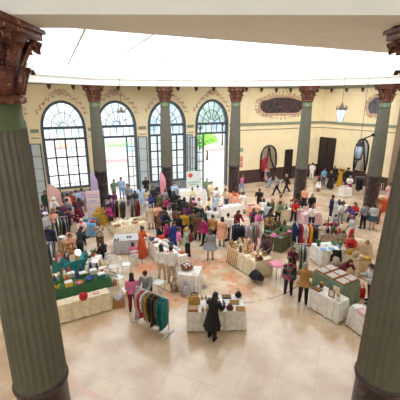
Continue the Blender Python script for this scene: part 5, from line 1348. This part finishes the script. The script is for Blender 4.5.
# right
Q('person in white shirt and white trousers by the tall dark door', 313, 162.5, 1.72, 150, 'stand', 'white S', 'T white', 'black short', False)
Q('person in light blue shirt before the tall dark door', 325, 168, 1.68, 20, 'stand', 'skyblue S', 'T denim', 'dark short', False)
Q('person in charcoal top with red scarf before the tall dark door', 320.5, 173.5, 1.58, 60, 'stand', 'charcoal S', 'K white .35', 'black bob', True, None, ['scarf red'])
Q('fair haired person in long black dress in front of the dark door', 331.6, 171, 1.66, -30, 'stroll', 'black S', 'D none .15 .12', 'blonde bun')
Q('dark haired person in long black dress left of the yellow gown', 335.5, 166, 1.7, 0, 'stand', 'black L', 'D none .2', 'dark bob')
Q('person in long yellow gown with both arms raised', 341.6, 168.8, 1.66, 10, 'raise', 'mustard L', 'D none .06 .08', 'dark bun', skin=2)
Q('person in black coat and wide black hat right of the yellow gown', 348.8, 168, 1.7, 20, 'stand2', 'black L .6', 'T black', 'black short', False, None, ['hat black'])
Q('person in white blouse and magenta skirt left of the black rail', 354, 176, 1.62, -20, 'browse', 'white S', 'K magenta .15', 'grey bob')
Q('person in navy suit standing in the open aisle at right', 333.8, 195, 1.76, 70, 'stand', 'navy L', 'T navy', 'black short', False, 1)
Q('dark haired person behind the tall white display table', 343.8, 203, 1.45, 0, 'browse', 'white S', 'T grey', 'dark short', False)
Q('person in purple shirt leaning over at the tall display table', 349, 206, 1.6, -60, 'lean', 'purple S', 'T denim', 'dark short', False)
seated('child in blue grey top sitting low in front of the display table', 336.6, 214.5, 'low white chair in front of the tall display table', face=100, h=1.2, top='grey S', bot='T denim', hair='black short', fem=False, seatz=.32)
Q('tan headed person in light grey tee and red shorts', 350.5, 213.5, 1.68, -100, 'stroll', 'lightgrey S', 'H red', 'brown bald', False)
seated('person in red top seated right of the display table', 355.4, 202.5, 'white plastic chair of the person in red at right', face=-50, top='red S', bot='T black', hair='black bob')
seated('person in bright red jacket seated at the table of plates', 345.6, 237, 'white plastic chair of the person in the red jacket', face=-35, top='red L', bot='T grey', hair='dark short', extra=['apron lightgrey'])
Q('brown haired person in maroon top bending over the wooden trays', 346, 262, 1.55, 15, 'lean', 'maroon S', 'T black', 'brown bob')
Q('dark haired person in pale grey sweater and maroon trousers at lower right', 371, 263.8, 1.68, -95, 'hold', 'lightgrey L', 'T maroon', 'dark short', False)
Q('person in light grey top and short dark teal skirt with bare legs', 372.6, 203, 1.68, 165, 'stand2', 'lightgrey L', 'K darkteal .62 .2', 'dark bob', skin=1)
Q('person in grey blue top and black trousers beside the teal skirt', 366.2, 202, 1.7, 200, 'stand', 'grey S', 'T black', 'dark short', False)
Q('person in tan top right of the teal skirt', 378.3, 200, 1.64, -60, 'browse', 'tan S', 'T rust', 'brown bun')
Q('dark haired person in pink dress at the orange stall', 386.3, 183, 1.66, -40, 'browse', 'palepink S', 'D none .4', 'dark bun', skin=2)
# bottom left centre
Q('long black haired person in pink top by the bottom clothes rail', 131.2, 272.5, 1.6, 190, 'stand', 'pink S', 'T maroon', 'black long')
Q('dark haired person with pale scarf behind the bottom clothes rail', 145.5, 272, 1.66, -10, 'browse', 'grey L', 'T black', 'dark short', True, None, ['scarf white'])
p = atz(133.5, 256, .45)
person('child in bright pink top sitting on a white chair', 0, 0, 1.25, 200, 'sit', 'pink S', 'T charcoal', 'dark bob', pos=Vector((p.x, p.y, 0)), seatz=.46)
# nobody stands in a table, a column, a wall or another person
def cloud(root):
    c = []
    for ch in root.children:
        v = ch.data.vertices
        for i in range(0, len(v), 7): c.append(v[i].co[:])
    c = np.array(c); a = root.rotation_euler.z; k, s = math.cos(a), math.sin(a)
    return np.stack([c[:, 0] * k - c[:, 1] * s, c[:, 0] * s + c[:, 1] * k, c[:, 2]], 1)
def relax():
    org = [Vector((p.location.x, p.location.y)) for p in PEOPLE]; pos = [p.copy() for p in org]
    CL = [cloud(p) for p in PEOPLE]
    LOW = [c[c[:, 2] < 1.0] for c in CL]
    BOXES = []
    for c in CL:
        t = c[(c[:, 2] > .3) & (c[:, 2] < 1.5)]
        BOXES.append((t[:, :2].mean(0), np.percentile(np.abs(t[:, 0] - t[:, 0].mean()), 92), np.percentile(np.abs(t[:, 1] - t[:, 1].mean()), 92)))
    cols = [Vector(c[0]) for c in COLS]
    n = len(pos)
    for it in range(110):
        for i, p in enumerate(pos):
            if i == n - 1: continue
            for j in range(n):
                if j == i: continue
                (ci, ax, ay), (cj, bx, by) = BOXES[i], BOXES[j]
                dx, dy = p.x + ci[0] - pos[j].x - cj[0], p.y + ci[1] - pos[j].y - cj[1]
                ux, uy = ax + bx + .03 - abs(dx), ay + by + .03 - abs(dy)
                if ux > 0 and uy > 0 and abs(dx) + abs(dy) > 1e-6:
                    if ux < uy: p.x += math.copysign(ux, dx) * .5
                    else: p.y += math.copysign(uy, dy) * .5
            e = p - org[i]
            if e.length > .95: p -= e.normalized() * (e.length - .95)
            for cx, cy, rz, hx, hy, h in RECTS:
                if abs(p.x - cx) + abs(p.y - cy) > 4: continue
                q = LOW[i]; q = q[q[:, 2] < h + .03]
                if not len(q): continue
                c, s = math.cos(rz), math.sin(rz); dx, dy = q[:, 0] + p.x - cx, q[:, 1] + p.y - cy
                lx, ly = dx * c + dy * s, -dx * s + dy * c
                HX, HY = hx + .13, hy + .13
                m = (np.abs(lx) < HX) & (np.abs(ly) < HY)
                if not m.any(): continue
                op = [((HX - lx[m]).max(), 1, 0), ((lx[m] + HX).max(), -1, 0), ((HY - ly[m]).max(), 0, 1), ((ly[m] + HY).max(), 0, -1)]
                g, sx, sy = min(op); g = min(g, .25)
                p.x += g * (sx * c - sy * s); p.y += g * (sx * s + sy * c)
            for q in cols:
                d = p - q
                if d.length < .95: p += d.normalized() * (.95 - d.length)
            P3 = Vector((p.x, p.y, 0))
            d = (P3 - W0).dot(N1)
            if -3 < d < .5 and (P3 - W0).dot(D1) < SC_END: p += Vector((N1.x, N1.y)) * (.5 - d)
            d = (Vector((p.x, p.y, 0)) - CC).dot(N2)
            if d < .5: p += Vector((N2.x, N2.y)) * (.5 - d)
    for o, p in zip(PEOPLE, pos):
        dv = Vector((p.x - o.location.x, p.y - o.location.y, 0))
        for a in [o] + ATT.get(o.name, []): a.location = a.location + dv
relax()
# backpack worn by the blonde
o = thing('backpack', 'maroon backpack on the back of the blonde person', 'backpack', rb.location, rb.rotation_euler.z)
mb = MB(); s = bb['s']; bc = finish(bb, bb['RL'] @ Vector((0, .19, .3)))
mb.loft([[(bc.x + .15 * a * math.copysign(abs(math.cos(TAU * k / 16)) ** .6, math.cos(TAU * k / 16)), bc.y + .09 * b * math.copysign(abs(math.sin(TAU * k / 16)) ** .6, math.sin(TAU * k / 16)), bc.z + z) for k in range(16)] for z, a, b in ((-.23, .85, .7), (-.2, .98, 1), (.0, 1, 1.05), (.14, .95, .9), (.2, .7, .6), (.22, .3, .3))]); mb.build('pack', cloth('maroon'), o, True)
mb = MB(); mb.loft([[(bc.x + .11 * a * math.cos(TAU * k / 12), bc.y + .1 + .035 * a * math.sin(TAU * k / 12), bc.z + z) for k in range(12)] for z, a in ((-.17, .8), (-.14, 1), (-.03, 1), (0, .8))]); mb.build('pocket', cloth('burgundy'), o, True)
for e in (-1, 1):
    mb = MB(); mb.tube([finish(bb, bb['RL'] @ Vector((e * .1, y, z))) for y, z in ((.13, .5), (.02, .535), (-.1, .48), (-.135, .36), (-.08, .22), (.1, .15))], .02, 6, 0, .6); mb.build('strap', cloth('burgundy'), o, True)
w_ = pc.location + Matrix.Rotation(pc.rotation_euler.z, 3, 'Z') @ finish(pb, pb['hands'][1][0] + pb['hands'][1][1] * .1)
o = thing('handbag', 'black handbag held at the side of the peach coat', 'handbag', (w_.x, w_.y, w_.z - .42), pc.rotation_euler.z + 1.5)
mb = MB(); mb.loft([[(wd * math.cos(TAU * k / 12) * .2, .08 * d_ * math.sin(TAU * k / 12), z) for k in range(12)] for z, wd, d_ in ((0, .9, 1), (.03, 1, 1.1), (.2, .95, .9), (.28, .8, .5))]); mb.build('body', cloth('black'), o, True)
mb = MB(); mb.tube([(-.12, 0, .26), (-.08, 0, .38), (0, 0, .42), (.08, 0, .38), (.12, 0, .26)], .012, 6); mb.build('handle', cloth('black'), o, True)

# ------------------------------------------------------------------ tidy up
for lab, os_ in GCOUNT.items():
    if len(os_) > 1:
        for o in os_: o['group'] = lab
bpy.data.objects.remove(tmp_obj)
